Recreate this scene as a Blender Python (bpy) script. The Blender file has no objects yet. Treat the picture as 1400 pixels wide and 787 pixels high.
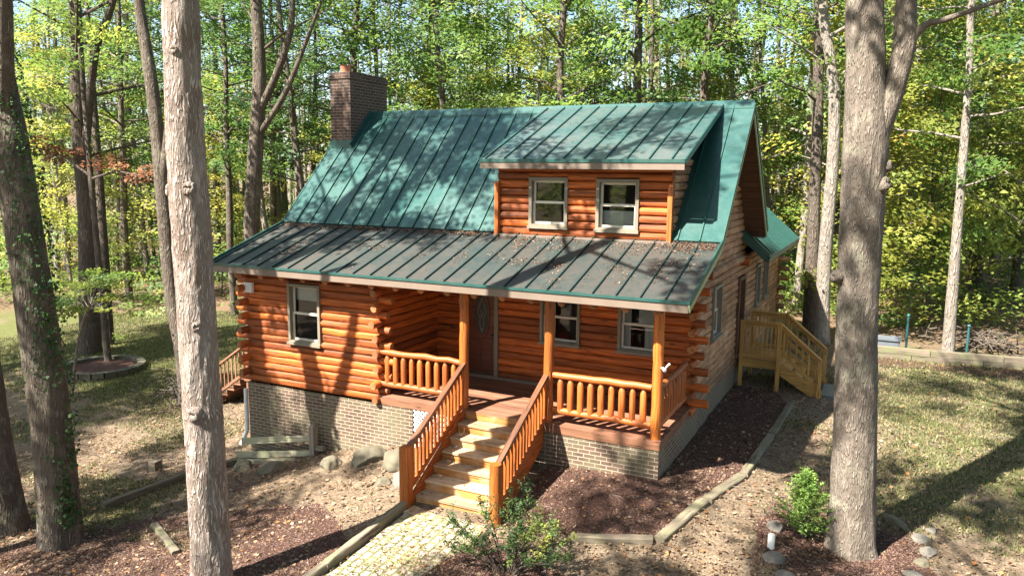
import bpy, bmesh, math, random
import numpy as np
from mathutils import Vector, Matrix, noise as mnoise
R = math.radians
random.seed(7)
rng = np.random.default_rng(7)
scene = bpy.context.scene
COL = scene.collection

# ------------------------------------------------------------------ terrain
CP = np.array([(.1,-.1,-.72),(-9.7,-.1,-1.97),(-7.5,-.2,-1.52),(-5.5,-.2,-1.05),(-3.9,-2.2,-1.27),(-2.1,-2.2,-1.22),(.15,4,-.72),(.15,7,-.76),(.15,14,-.75),
(3.3,-.4,-1.15),(1.2,1.6,-.95),(4,4,-1.0),(4,9,-.9),(5,14,-.8),(12,12,-.8),(12,0,-1.3),(1.2,7.5,-.76),(2.3,7.5,-.82),
(-9.5,-5,-2.0),(-5.5,-5,-1.65),(-3.8,-5,-1.45),(0,-2,-1.15),(0,-5,-1.4),(3,-5,-1.5),(-12,-3,-2.25),(-12,4,-2.2),(-20,3,-2.35),(-26,10,-2.3),(-30,-5,-2.8),(-20,-8,-2.6),(-15,16,-1.8),(-5,22,-1.2),(6,25,-.6),(-25,30,-1.8),(-12,-12,-2.3),(0,-14,-1.9),(20,25,-.6),(25,0,-1.6),(-45,20,-2.4),(-10,50,-1.2),(15,50,-.5)], float)
def _phi(r2): return np.where(r2 > 1e-12, .5*r2*np.log(np.maximum(r2, 1e-12)), 0)
def _fit():
    n = len(CP); A = np.zeros((n+3, n+3)); d = CP[:,None,:2]-CP[None,:,:2]
    A[:n,:n] = _phi((d**2).sum(-1))+np.eye(n)*.5
    A[:n,n] = 1; A[:n,n+1:] = CP[:,:2]; A[n,:n] = 1; A[n+1:,:n] = CP[:,:2].T
    return np.linalg.solve(A, np.concatenate([CP[:,2],[0,0,0]]))
_w = _fit()
def hgt(x, y):
    x = np.asarray(x, float); y = np.asarray(y, float)
    xc = np.clip(x, -45, 30); yc = np.clip(y, -18, 55)
    d2 = (xc[...,None]-CP[:,0])**2+(yc[...,None]-CP[:,1])**2
    return _phi(d2)@_w[:len(CP)]+_w[-3]+_w[-2]*xc+_w[-1]*yc
def gz(x, y): return float(hgt(x, y))

# ------------------------------------------------------------------ materials
class NT:
    def __init__(s, name):
        s.m = bpy.data.materials.new(name); s.m.use_nodes = True
        s.t = s.m.node_tree; s.t.nodes.clear()
        s.out = s.n('ShaderNodeOutputMaterial')
    def n(s, typ, **k):
        nd = s.t.nodes.new(typ)
        for a, v in k.items(): setattr(nd, a, v)
        return nd
    def l(s, a, b): s.t.links.new(a, b)
    def val(s, sock, v):
        if hasattr(v, 'bl_idname') or isinstance(v, bpy.types.NodeSocket): s.l(v, sock)
        else: sock.default_value = v
    def coord(s, kind='UV', scale=(1,1,1)):
        c = s.n('ShaderNodeTexCoord'); m = s.n('ShaderNodeMapping'); m.inputs['Scale'].default_value = scale
        s.l(c.outputs[kind], m.inputs['Vector']); return m.outputs[0]
    def noise(s, vec, scale=1, detail=4, rough=.55, dist=0):
        n = s.n('ShaderNodeTexNoise'); n.inputs['Scale'].default_value = scale
        n.inputs['Detail'].default_value = detail; n.inputs['Roughness'].default_value = rough; n.inputs['Distortion'].default_value = dist
        if vec is not None: s.l(vec, n.inputs['Vector'])
        return n.outputs['Fac']
    def ramp(s, fac, stops):
        r = s.n('ShaderNodeValToRGB'); s.l(fac, r.inputs[0]); e = r.color_ramp.elements
        while len(e) < len(stops): e.new(.5)
        for i, (p, c) in enumerate(stops):
            e[i].position = p; e[i].color = (c if len(c) == 4 else (*c, 1)) if not isinstance(c, (int, float)) else (c, c, c, 1)
        return r.outputs[0]
    def mix(s, f, a, b, mode='MIX'):
        m = s.n('ShaderNodeMix', data_type='RGBA', blend_type=mode)
        s.val(m.inputs[0], f); s.val(m.inputs[6], a if not isinstance(a, tuple) else (*a[:3], 1)); s.val(m.inputs[7], b if not isinstance(b, tuple) else (*b[:3], 1))
        return m.outputs[2]
    def math(s, op, a, b=0.):
        m = s.n('ShaderNodeMath', operation=op); s.val(m.inputs[0], a); s.val(m.inputs[1], b); return m.outputs[0]
    def attr(s, name): 
        a = s.n('ShaderNodeAttribute'); a.attribute_name = name; return a.outputs['Fac']
    def bump(s, h, strength=.3, dist=.02):
        b = s.n('ShaderNodeBump'); b.inputs['Strength'].default_value = strength; b.inputs['Distance'].default_value = dist
        s.l(h, b.inputs['Height']); return b.outputs[0]
    def pbsdf(s, col, rough=.6, normal=None, metal=0, spec=.5, coat=0):
        p = s.n('ShaderNodeBsdfPrincipled'); s.val(p.inputs['Base Color'], (*col, 1) if isinstance(col, tuple) else col)
        s.val(p.inputs['Roughness'], rough); p.inputs['Metallic'].default_value = metal; p.inputs['Specular IOR Level'].default_value = spec
        p.inputs['Coat Weight'].default_value = coat
        if normal is not None: s.l(normal, p.inputs['Normal'])
        s.l(p.outputs[0], s.out.inputs[0]); return p

def wood(name, dark, light, rough=.55, us=.7, vs=16, bump=.35, knots=True, var=.5, stain=None, checks=True):
    t = NT(name)
    v = t.coord('UV', (us, vs, 1))
    g = t.noise(v, 1.6, 6, .6, .6)
    col = t.ramp(g, [(.3, dark), (.62, light)])
    if checks:
        ck = t.noise(t.coord('UV', (.9, 30, 1)), 1.3, 3, .5, .3); ck = t.ramp(ck, [(.57, 0.), (.63, .9)]); col = t.mix(ck, col, tuple(c*.3 for c in dark))
    if knots:
        vo = t.n('ShaderNodeTexVoronoi'); vo.inputs['Scale'].default_value = 1.7; t.l(t.coord('UV', (1, 3, 1)), vo.inputs['Vector'])
        k = t.ramp(vo.outputs['Distance'], [(.05, 1.), (.16, 0.)])
        col = t.mix(k, col, tuple(c*.35 for c in dark))
    w = t.noise(t.coord('Object'), 1.1, 5, .6)
    col = t.mix(t.ramp(w, [(.35, .55), (.65, 0.)]), col, tuple(c*.5 for c in light))
    if stain:
        w2 = t.noise(t.coord('Object'), 2.3, 6, .65)
        col = t.mix(t.ramp(w2, [(.46, 0.), (.66, .8)]), col, stain)
    r = t.attr('rnd')
    b = t.math('ADD', t.math('MULTIPLY', r, var), 1-var*.5)
    hsv = t.n('ShaderNodeHueSaturation'); t.l(b, hsv.inputs['Value']); t.l(col, hsv.inputs['Color'])
    t.pbsdf(hsv.outputs[0], rough, t.bump(g, bump, .012))
    return t.m

def plain(name, col, rough=.6, metal=0, ns=6, var=.25, bump=.1):
    t = NT(name); n = t.noise(t.coord('Object'), ns, 5, .6)
    c = t.mix(n, tuple(x*(1-var) for x in col), tuple(min(1, x*(1+var)) for x in col))
    t.pbsdf(c, rough, t.bump(n, bump, .01), metal)
    return t.m

M = {}
M['log'] = wood('log_orange', (.15,.031,.006), (.53,.125,.016), .66, .8, 13, .9, True, .95)
M['weathered_log'] = wood('log_weathered', (.14,.062,.028), (.40,.20,.09), .7, .8, 13, .8, True, .8, stain=(.44,.27,.15))  # duller weathered brown of the side, left and rear logs
M['log_end'] = wood('log_end_grain', (.17,.058,.018), (.40,.17,.06), .7, 6, 6, .3, False)
M['post'] = wood('post_wood', (.25,.062,.010), (.54,.155,.024), .52, .6, 12)
M['rail'] = wood('rail_wood', (.24,.058,.011), (.50,.132,.022), .55, .6, 12)
M['tread'] = wood('tread_wood', (.27,.16,.085), (.52,.36,.215), .7, .5, 14, .4, True, .5, (.46,.38,.29))
M['riser'] = wood('riser_wood', (.29,.112,.025), (.53,.235,.065), .6, .5, 14, .3, True, .4, (.52,.37,.22))
M['handrail'] = wood('handrail_wood', (.07,.028,.014), (.18,.075,.035), .45, .5, 12)
M['deck'] = wood('deck_wood', (.13,.055,.03), (.30,.14,.085), .6, .5, 7, .4, False)
M['rim'] = wood('rim_wood', (.13,.055,.03), (.28,.13,.07), .6, .5, 9)
M['pine'] = wood('treated_pine', (.34,.165,.040), (.58,.33,.10), .6, .6, 12)
M['greywood'] = wood('grey_wood', (.16,.13,.10), (.34,.29,.23), .8, .6, 14, .6)
M['timber'] = wood('landscape_timber', (.09,.07,.05), (.22,.18,.13), .85, .6, 9, .7, True, .4, (.14,.15,.07))
M['fence_rail'] = wood('fence_rail', (.22,.19,.12), (.42,.38,.26), .85, .6, 12, .6, True, .4, (.25,.27,.14))
M['soffit'] = wood('soffit_wood', (.06,.028,.016), (.15,.07,.04), .7, .6, 10)
M['door'] = wood('door_wood', (.07,.018,.008), (.16,.042,.017), .4, .5, 9, .2, False)
M['fascia'] = plain('fascia_paint', (.165,.125,.098), .55, 0, 3, .3)
M['frame'] = plain('window_trim', (.19,.165,.125), .6)
M['sash'] = plain('sash_paint', (.60,.55,.47), .5)
M['dark'] = plain('interior_dark', (.018,.015,.013), .9)
M['white'] = plain('white_plastic', (.72,.72,.70), .5, 0, 3, .06)
M['cloth'] = plain('curtain_cloth', (.62,.62,.60), .9, 0, 9, .2)
M['clay'] = plain('clay_pot', (.38,.16,.09), .8)
M['iron'] = plain('dark_iron', (.03,.035,.035), .5)
M['teal'] = plain('teal_paint', (.02,.085,.09), .5)
M['greybox'] = plain('grey_metal', (.11,.125,.145), .5)
M['rakeedge'] = plain('rake_edge_paint', (.30,.36,.20), .5, 0, 3, .2)

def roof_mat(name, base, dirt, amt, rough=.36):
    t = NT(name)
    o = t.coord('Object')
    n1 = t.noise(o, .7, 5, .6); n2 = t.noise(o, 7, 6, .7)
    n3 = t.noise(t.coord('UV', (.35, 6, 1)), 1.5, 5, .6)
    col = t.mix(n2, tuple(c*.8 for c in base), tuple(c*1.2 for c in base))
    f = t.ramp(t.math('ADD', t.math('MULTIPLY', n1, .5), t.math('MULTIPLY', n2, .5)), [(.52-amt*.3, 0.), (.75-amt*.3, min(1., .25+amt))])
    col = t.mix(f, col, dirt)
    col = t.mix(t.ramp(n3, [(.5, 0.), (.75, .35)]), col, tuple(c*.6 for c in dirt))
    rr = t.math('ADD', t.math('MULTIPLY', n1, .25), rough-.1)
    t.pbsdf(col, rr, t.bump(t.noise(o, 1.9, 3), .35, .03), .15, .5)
    return t.m
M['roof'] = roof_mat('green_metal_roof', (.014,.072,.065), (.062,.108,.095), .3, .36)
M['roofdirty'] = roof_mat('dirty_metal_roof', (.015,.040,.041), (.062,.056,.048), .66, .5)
M['roofdormer'] = roof_mat('dormer_metal_roof', (.024,.085,.086), (.115,.12,.112), .5, .30)
M['seamdirty'] = plain('dirty_roof_seam', (.012,.036,.034), .5, .1)
M['seam'] = plain('roof_seam', (.018,.075,.062), .45, .1)

def brick_mat(name, c1, c2, mortar, moss=True):
    t = NT(name)
    b = t.n('ShaderNodeTexBrick'); t.l(t.coord('UV'), b.inputs['Vector'])
    b.inputs['Scale'].default_value = 1; b.inputs['Brick Width'].default_value = .225; b.inputs['Row Height'].default_value = .078
    b.inputs['Mortar Size'].default_value = .009; b.inputs['Mortar Smooth'].default_value = .2; b.inputs['Bias'].default_value = 0
    b.inputs['Color1'].default_value = (*c1, 1); b.inputs['Color2'].default_value = (*c2, 1); b.inputs['Mortar'].default_value = (*mortar, 1)
    n = t.noise(t.coord('Object'), 1.3, 6, .65); n2 = t.noise(t.coord('UV'), 30, 4, .6)
    col = t.mix(t.ramp(n2, [(.3, .35), (.7, 0.)]), b.outputs['Color'], (.05,.04,.035))
    col = t.mix(t.ramp(n, [(.45, 0.), (.8, .3)]), col, mortar)
    if moss:
        z = t.n('ShaderNodeSeparateXYZ'); t.l(t.coord('Object'), z.inputs[0])
        g = t.math('MULTIPLY', t.ramp(t.noise(t.coord('Object'), 1.7, 5, .6), [(.42, 0.), (.6, 1.)]), .45)
        col = t.mix(g, col, (.15,.15,.085))
    h = t.math('ADD', t.math('MULTIPLY', b.outputs['Fac'], -1.), t.math('MULTIPLY', n2, .4))
    t.pbsdf(col, .85, t.bump(h, .6, .01))
    return t.m
M['brick'] = brick_mat('foundation_brick', (.075,.042,.029), (.135,.076,.050), (.38,.315,.235))
M['chimney'] = brick_mat('chimney_brick', (.040,.022,.018), (.090,.042,.032), (.22,.165,.13), False)

def paver_mat():
    t = NT('paver_bricks'); v = t.coord('UV')
    b = t.n('ShaderNodeTexBrick'); t.l(v, b.inputs['Vector'])
    b.inputs['Scale'].default_value = 1; b.inputs['Brick Width'].default_value = .24; b.inputs['Row Height'].default_value = .16; b.inputs['Mortar Size'].default_value = .02
    b.inputs['Color1'].default_value = (.42,.355,.29,1); b.inputs['Color2'].default_value = (.27,.215,.165,1); b.inputs['Mortar'].default_value = (.085,.095,.025,1)
    n = t.noise(t.coord('Object'), 1.6, 6, .65); n2 = t.noise(v, 25, 4)
    col = t.mix(t.ramp(n, [(.45, 0.), (.68, .8)]), b.outputs['Color'], (.22,.22,.07))
    col = t.mix(t.ramp(n2, [(.35, .5), (.6, 0.)]), col, (.18,.14,.09))
    t.pbsdf(col, .9, t.bump(t.math('ADD', t.math('MULTIPLY', b.outputs['Fac'], -1.), n2), .5, .012))
    return t.m
M['paver'] = paver_mat()

def ground_mat():
    t = NT('yard_ground'); o = t.coord('Object')
    a = t.noise(o, .55, 6, .6, .5); b = t.noise(o, 3.3, 7, .7, .4); c = t.noise(o, 22, 5, .7); d = t.noise(o, 60, 3, .6)
    lit = t.ramp(c, [(.25, (.070,.049,.031)), (.5, (.19,.145,.10)), (.75, (.41,.34,.255))])
    lit = t.mix(t.ramp(b, [(.35, .8), (.62, 0.)]), lit, (.10,.068,.043))
    gr = t.ramp(c, [(.25, (.035,.050,.013)), (.55, (.095,.115,.03)), (.8, (.19,.195,.07))])
    gm = t.math('ADD', t.math('MULTIPLY', a, .9), t.math('MULTIPLY', b, .5))
    gm = t.math('ADD', gm, t.math('SUBTRACT', t.attr('green'), .98))
    col = t.mix(t.ramp(gm, [(.36, 0.), (.56, .9)]), lit, gr)
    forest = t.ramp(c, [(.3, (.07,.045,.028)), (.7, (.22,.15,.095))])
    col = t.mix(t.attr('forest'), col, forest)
    col = t.mix(t.ramp(d, [(.3, .5), (.55, 0.)]), col, (.09,.065,.04))
    h = t.math('ADD', t.math('MULTIPLY', c, .8), t.math('MULTIPLY', d, .4))
    t.pbsdf(col, .95, t.bump(h, .7, .05), 0, .2)
    return t.m
M['ground'] = ground_mat()
def mulch_mat():
    t = NT('mulch'); o = t.coord('Object')
    b = t.noise(o, 2.2, 6, .65); c = t.noise(o, 26, 5, .75, .8); d = t.noise(o, 70, 3)
    col = t.ramp(c, [(.3, (.040,.021,.016)), (.55, (.125,.069,.053)), (.78, (.26,.165,.13))])
    col = t.mix(t.ramp(b, [(.4, .6), (.65, 0.)]), col, (.085,.045,.034))
    t.pbsdf(col, .95, t.bump(t.math('ADD', c, t.math('MULTIPLY', d, .5)), .9, .05), 0, .2)
    return t.m
M['mulch'] = mulch_mat()
M['stone'] = plain('field_stone', (.115,.102,.070), .9, 0, 5, .45, .5)
M['darkstone'] = plain('mossy_stone', (.085,.080,.058), .95, 0, 6, .5, .5)
M['palestone'] = plain('pale_stone', (.15,.138,.118), .9, 0, 5, .35, .5)

def bark(name, dark, light, sc=1., lichen=None, gap=.10):
    t = NT(name)
    o = t.coord('Object')
    wv = t.n('ShaderNodeTexNoise'); wv.inputs['Scale'].default_value = 3.; wv.inputs['Detail'].default_value = 3; t.l(o, wv.inputs['Vector'])
    dv = t.n('ShaderNodeMix', data_type='VECTOR'); dv.inputs[0].default_value = .12; t.l(o, dv.inputs[4]); t.l(wv.outputs['Color'], dv.inputs[5])
    mp = t.n('ShaderNodeMapping'); mp.inputs['Scale'].default_value = (30*sc, 30*sc, 4.4*sc); t.l(dv.outputs[1], mp.inputs['Vector'])
    rn = t.n('ShaderNodeTexNoise', noise_type='RIDGED_MULTIFRACTAL', normalize=True); rn.inputs['Scale'].default_value = 1.; rn.inputs['Detail'].default_value = 5; rn.inputs['Roughness'].default_value = .6; rn.inputs['Lacunarity'].default_value = 2.2
    t.l(mp.outputs[0], rn.inputs['Vector'])
    crack = t.ramp(rn.outputs['Fac'], [(.04, 0.), (.10+gap*.6, .6), (.26+gap*.6, 1.)])
    n = t.noise(t.coord('Object', (16*sc, 16*sc, 3*sc)), 1.4, 8, .72, .5)
    f = t.noise(o, 1.5, 5, .6); q = t.noise(o, 45, 4, .7)
    mid = tuple((a+b)*.5 for a, b in zip(dark, light))
    col = t.ramp(n, [(.34, tuple(c*.75 for c in mid)), (.5, mid), (.66, light)])
    crack = t.math('MAXIMUM', crack, t.ramp(t.noise(t.coord('Object', (5*sc, 5*sc, 1.2*sc)), 1.3, 4, .6), [(.52, 0.), (.66, .6)])); col = t.mix(crack, dark, col)
    col = t.mix(t.ramp(f, [(.4, .45), (.62, 0.)]), col, tuple(c*.75 for c in mid))
    if lichen: col = t.mix(t.ramp(t.noise(o, 2.6, 6, .7), [(.52, 0.), (.68, .6)]), col, lichen)
    h = t.math('ADD', t.math('ADD', n, t.math('MULTIPLY', q, .25)), t.math('MULTIPLY', crack, 1.3))
    t.pbsdf(col, .92, t.bump(h, 1., .03/sc), 0, .2)
    return t.m
M['bark_pale'] = bark('pale_flaky_bark', (.17,.125,.10), (.76,.68,.62), 1.15, None, .05)
M['bark_grey'] = bark('grey_bark', (.085,.066,.052), (.29,.245,.205), 1., (.27,.26,.19))
M['bark_oak'] = bark('oak_bark', (.13,.105,.085), (.40,.345,.295), 1.7, (.30,.29,.22))
M['bark_forest'] = bark('forest_bark', (.08,.062,.05), (.27,.23,.19), .8)
M['bark_light'] = bark('light_forest_bark', (.20,.17,.14), (.52,.475,.42), .8)
M['cut'] = plain('cut_branch_wood', (.26,.14,.07), .9, 0, 14, .6, .5)

def leaf_mat(name, stops, trans=.42, objvar=.35):
    t = NT(name)
    oi = t.n('ShaderNodeObjectInfo')
    f = t.math('ADD', t.math('MULTIPLY', t.attr('rnd'), 1-objvar), t.math('MULTIPLY', oi.outputs['Random'], objvar))
    col = t.ramp(f, stops)
    d = t.n('ShaderNodeBsdfDiffuse'); t.l(col, d.inputs[0])
    tr = t.n('ShaderNodeBsdfTranslucent'); hs = t.n('ShaderNodeHueSaturation'); hs.inputs['Value'].default_value = 1.5; hs.inputs['Hue'].default_value = .485; t.l(col, hs.inputs['Color']); t.l(hs.outputs[0], tr.inputs[0])
    g = t.n('ShaderNodeBsdfGlossy'); g.inputs['Roughness'].default_value = .6; g.inputs[0].default_value = (.9,.95,1,1)
    m1 = t.n('ShaderNodeMixShader'); m1.inputs[0].default_value = trans; t.l(d.outputs[0], m1.inputs[1]); t.l(tr.outputs[0], m1.inputs[2])
    m2 = t.n('ShaderNodeMixShader'); m2.inputs[0].default_value = .025; t.l(m1.outputs[0], m2.inputs[1]); t.l(g.outputs[0], m2.inputs[2])
    t.l(m2.outputs[0], t.out.inputs[0]); return t.m
M['leaf'] = leaf_mat('forest_leaves', [(.1,(0.046,0.110,0.024)),(.4,(0.100,0.191,0.040)),(.65,(0.174,0.258,0.054)),(.92,(0.315,0.329,0.074))], .5)
M['leafdark'] = leaf_mat('dark_leaves', [(.1,(0.034,0.084,0.024)),(.5,(0.071,0.146,0.040)),(.9,(0.149,0.222,0.058))], .5)
M['leafyellow'] = leaf_mat('yellowing_leaves', [(.1,(0.147,0.214,0.044)),(.5,(0.267,0.293,0.058)),(.8,(0.353,0.337,0.074)),(.97,(0.413,0.248,0.058))], .5)
M['leafrust'] = leaf_mat('rust_leaves', [(.1,(.15,.065,.03)),(.5,(.25,.11,.05)),(.9,(.33,.18,.08))], .3)
M['ivy'] = leaf_mat('ivy_leaves', [(.1,(.02,.055,.015)),(.5,(.04,.095,.022)),(.9,(.08,.14,.03))], .2)
M['cedar'] = leaf_mat('cedar_foliage', [(.1,(.08,.17,.03)),(.5,(.16,.28,.05)),(.9,(.27,.38,.08))], .3, 0)
M['azalea'] = leaf_mat('shrub_leaves', [(.1,(.035,.075,.022)),(.5,(.07,.13,.035)),(.8,(.16,.23,.05)),(.95,(.30,.33,.07))], .3, 0)
M['dead'] = leaf_mat('dead_leaves', [(.05,(.06,.034,.020)),(.35,(.145,.088,.052)),(.65,(.23,.155,.10)),(.88,(.34,.25,.165)),(.97,(.34,.15,.05))], .15, 0)
M['chips'] = leaf_mat('mulch_chip', [(.1,(.035,.018,.013)),(.5,(.105,.058,.044)),(.95,(.22,.135,.105))], .02, 0)
M['needles'] = leaf_mat('roof_debris', [(.05,(.07,.04,.026)),(.4,(.16,.095,.062)),(.7,(.26,.17,.12)),(.95,(.36,.25,.17))], .1, 0)
M['grass'] = leaf_mat('grass_blades', [(.1,(.045,.068,.018)),(.5,(.11,.13,.038)),(.9,(.29,.26,.12))], .3, 0)
def glass_mat():
    t = NT('window_glass'); tr = t.n('ShaderNodeBsdfTransparent'); tr.inputs[0].default_value = (.75,.78,.78,1)
    g = t.n('ShaderNodeBsdfGlossy'); g.inputs['Roughness'].default_value = .03
    m = t.n('ShaderNodeMixShader'); fr = t.n('ShaderNodeFresnel'); fr.inputs[0].default_value = 1.55
    t.l(t.math('ADD', fr.outputs[0], .02), m.inputs[0]); t.l(tr.outputs[0], m.inputs[1]); t.l(g.outputs[0], m.inputs[2])
    t.l(t.bump(t.noise(t.coord('Object'), 1.5, 2), .05, .02), g.inputs['Normal']); t.l(m.outputs[0], t.out.inputs[0]); return t.m
M['glass'] = glass_mat()

# ------------------------------------------------------------------ mesh helpers
class MB:
    def __init__(s): s.v = []; s.f = []; s.uv = []; s.r = []; s.mi = []; s.cur = .5
    def face(s, pts, uv=None, r=None, mi=0):
        i = len(s.v); s.v += [tuple(p) for p in pts]; s.f.append(tuple(range(i, i+len(pts))))
        if uv is None:
            a = Vector(pts[1])-Vector(pts[0]); b = Vector(pts[-1])-Vector(pts[0]); n = a.cross(b)
            k = max(range(3), key=lambda q: abs(n[q]))
            uv = [((p[1], p[2]) if k == 0 else (p[0], p[2]) if k == 1 else (p[0], p[1])) for p in pts]
        s.uv.append(uv); s.r.append(s.cur if r is None else r); s.mi.append(mi)
    def box(s, x0, x1, y0, y1, z0, z1, mi=0):
        P = lambda i, j, k: ((x0, x1)[i], (y0, y1)[j], (z0, z1)[k])
        for q in (((0,0,0),(1,0,0),(1,0,1),(0,0,1)), ((1,0,0),(1,1,0),(1,1,1),(1,0,1)), ((1,1,0),(0,1,0),(0,1,1),(1,1,1)), ((0,1,0),(0,0,0),(0,0,1),(0,1,1)), ((0,0,1),(1,0,1),(1,1,1),(0,1,1)), ((0,1,0),(1,1,0),(1,0,0),(0,0,0))):
            s.face([P(*c) for c in q], mi=mi)
    def beam(s, p0, p1, w, h, up=(0,0,1), mi=0, taper=1.):
        p0 = Vector(p0); p1 = Vector(p1); d = (p1-p0); L = d.length; d.normalize(); up = Vector(up)
        sd = d.cross(up)
        if sd.length < 1e-4: sd = d.cross(Vector((0,1,0)))
        sd.normalize(); u = sd.cross(d)
        o = random.random()*7; c = [(-1,-1),(1,-1),(1,1),(-1,1)]
        A = [p0+sd*(a*w/2)+u*(b*h/2) for a, b in c]; B = [p1+sd*(a*w/2*taper)+u*(b*h/2*taper) for a, b in c]
        for k in range(4):
            j = (k+1) % 4; q = (w, h)[k % 2]
            s.face([A[k], A[j], B[j], B[k]], [(o, o+k*.3), (o, o+k*.3+q), (o+L, o+k*.3+q), (o+L, o+k*.3)], mi=mi)
        s.face([A[3], A[2], A[1], A[0]], [(o,o),(o+w*.1,o),(o+w*.1,o+h),(o,o+h)], mi=mi); s.face(B, [(o,o),(o+w*.1,o),(o+w*.1,o+h),(o,o+h)], mi=mi)
    def tube(s, pts, rad, n=10, caps=True, mi=0, capmi=None, squash=(1,1), twist=0, wob=0):
        pts = [Vector(p) for p in pts]; o = random.random()*7; rings = []; L = 0
        N = len(pts)
        ref = None
        for i, p in enumerate(pts):
            d = (pts[min(i+1, N-1)]-pts[max(i-1, 0)]).normalized()
            if ref is None: ref = Vector((1,0,0)) if abs(d.x) < .8 else Vector((0,1,0))
            a = (ref-d*ref.dot(d)).normalized(); b = d.cross(a); ref = a
            if i: L += (p-pts[i-1]).length
            r = rad[i] if hasattr(rad, '__len__') else rad
            rings.append(([p+(a*math.cos(t)*squash[0]+b*math.sin(t)*squash[1])*r*(1+wob*random.uniform(-1,1)) for t in (2*math.pi*k/n+twist for k in range(n))], L, r))
        i0 = len(s.v)
        for R_, _, _ in rings: s.v += [tuple(q) for q in R_]
        for i in range(N-1):
            for k in range(n):
                j = (k+1) % n
                s.f.append((i0+i*n+k, i0+i*n+j, i0+(i+1)*n+j, i0+(i+1)*n+k))
                r0 = rings[i][2]; c = 2*math.pi*max(r0, .02)/n
                s.uv.append([(o+rings[i][1], o+k*c), (o+rings[i][1], o+(k+1)*c), (o+rings[i+1][1], o+(k+1)*c), (o+rings[i+1][1], o+k*c)])
                s.r.append(s.cur); s.mi.append(mi)
        if caps:
            cm = mi if capmi is None else capmi
            for idx, rv in ((0, True), (N-1, False)):
                c = list(range(i0+idx*n, i0+idx*n+n)); c = c[::-1] if rv else c
                s.f.append(tuple(c)); P0 = pts[idx]; s.uv.append([tuple(((Vector(s.v[q])-P0).x+(Vector(s.v[q])-P0).y*.3, (Vector(s.v[q])-P0).z)) for q in c]); s.r.append(s.cur); s.mi.append(cm)
    def build(s, name, mats, parent=None, smooth=False, loc=None, bevel=0):
        me = bpy.data.meshes.new(name); me.from_pydata(s.v, [], s.f)
        uvl = me.uv_layers.new(name='UVMap')
        uvl.data.foreach_set('uv', np.array([c for u in s.uv for c in u], np.float32).ravel())
        at = me.attributes.new('rnd', 'FLOAT', 'FACE'); at.data.foreach_set('value', np.array(s.r, np.float32))
        mats = mats if isinstance(mats, (list, tuple)) else [mats]
        for m in mats: me.materials.append(m)
        me.polygons.foreach_set('material_index', np.array(s.mi, np.int32))
        if smooth is True: me.polygons.foreach_set('use_smooth', np.ones(len(s.f), bool))
        me.update(); me.validate()
        o = bpy.data.objects.new(name, me); COL.objects.link(o)
        if smooth == 'angle': 
            me.polygons.foreach_set('use_smooth', np.ones(len(s.f), bool)); me.set_sharp_from_angle(angle=R(50))
        if bevel:
            b = o.modifiers.new('bevel', 'BEVEL'); b.width = bevel; b.segments = 2; b.limit_method = 'ANGLE'
        if parent is not None: attach(o, parent)
        if loc is not None: o.location = loc
        return o
def attach(o, parent):
    o.parent = parent
    if parent.type == 'EMPTY': o.matrix_parent_inverse = Matrix.Translation(-Vector(parent.location))
def empty(name, loc=(0,0,0)):
    o = bpy.data.objects.new(name, None); COL.objects.link(o); o.location = loc; o.empty_display_size = .3; return o
def tag(o, label=None, cat=None, group=None, kind=None):
    if label: o['label'] = label
    if cat: o['category'] = cat
    if group: o['group'] = group
    if kind: o['kind'] = kind
    return o
def thing(name, label, cat, loc=(0,0,0), group=None): return tag(empty(name, loc), label, cat, group)
def npmesh(name, V, F, rnd, mat, uv=None, mi=None):
    """fast quad mesh from numpy arrays"""
    me = bpy.data.meshes.new(name); nv, nf = len(V), len(F); k = F.shape[1]
    me.vertices.add(nv); me.vertices.foreach_set('co', V.astype(np.float32).ravel())
    me.loops.add(nf*k); me.loops.foreach_set('vertex_index', F.astype(np.int32).ravel())
    me.polygons.add(nf); me.polygons.foreach_set('loop_start', np.arange(0, nf*k, k, dtype=np.int32)); me.polygons.foreach_set('loop_total', np.full(nf, k, np.int32))
    at = me.attributes.new('rnd', 'FLOAT', 'FACE'); at.data.foreach_set('value', rnd.astype(np.float32))
    for m in (mat if isinstance(mat, (list, tuple)) else [mat]): me.materials.append(m)
    if mi is not None: me.polygons.foreach_set('material_index', mi.astype(np.int32))
    me.update(calc_edges=True)
    return me
def leaves(C, size, up=.5, rg=rng, aspect=.62, fold=.18, flat=None, coh=None):
    """diamond leaves at centres C: normals biased to +Z by up; returns V, F"""
    n = len(C); N = rg.normal(size=(n, 3)); N[:,2] = np.abs(N[:,2])+up*1.5; N /= np.linalg.norm(N, axis=1)[:,None]
    if coh is not None: N = coh+N*.55; N /= np.linalg.norm(N, axis=1)[:,None]
    if flat is not None: N = flat+rg.normal(size=(n, 3))*.12; N /= np.linalg.norm(N, axis=1)[:,None]
    A = np.cross(N, rg.normal(size=(n, 3))); A /= np.linalg.norm(A, axis=1)[:,None]; B = np.cross(N, A)
    s = (size*rg.uniform(.65, 1.3, n))[:,None]
    V = np.stack([C-A*s*.5, C+B*s*aspect*.5+N*s*fold, C+A*s*.5, C-B*s*aspect*.5+N*s*fold], 1).reshape(-1, 3)
    return V, np.arange(n*4).reshape(n, 4)
def blob(c, r, n, rg=rng, flat=.45):
    p = rg.normal(size=(n, 3)); p /= np.linalg.norm(p, axis=1)[:,None]
    p *= (rg.uniform(0, 1, n)**.45)[:,None]*r; p[:,2] *= flat; return p+np.array(c)

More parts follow.
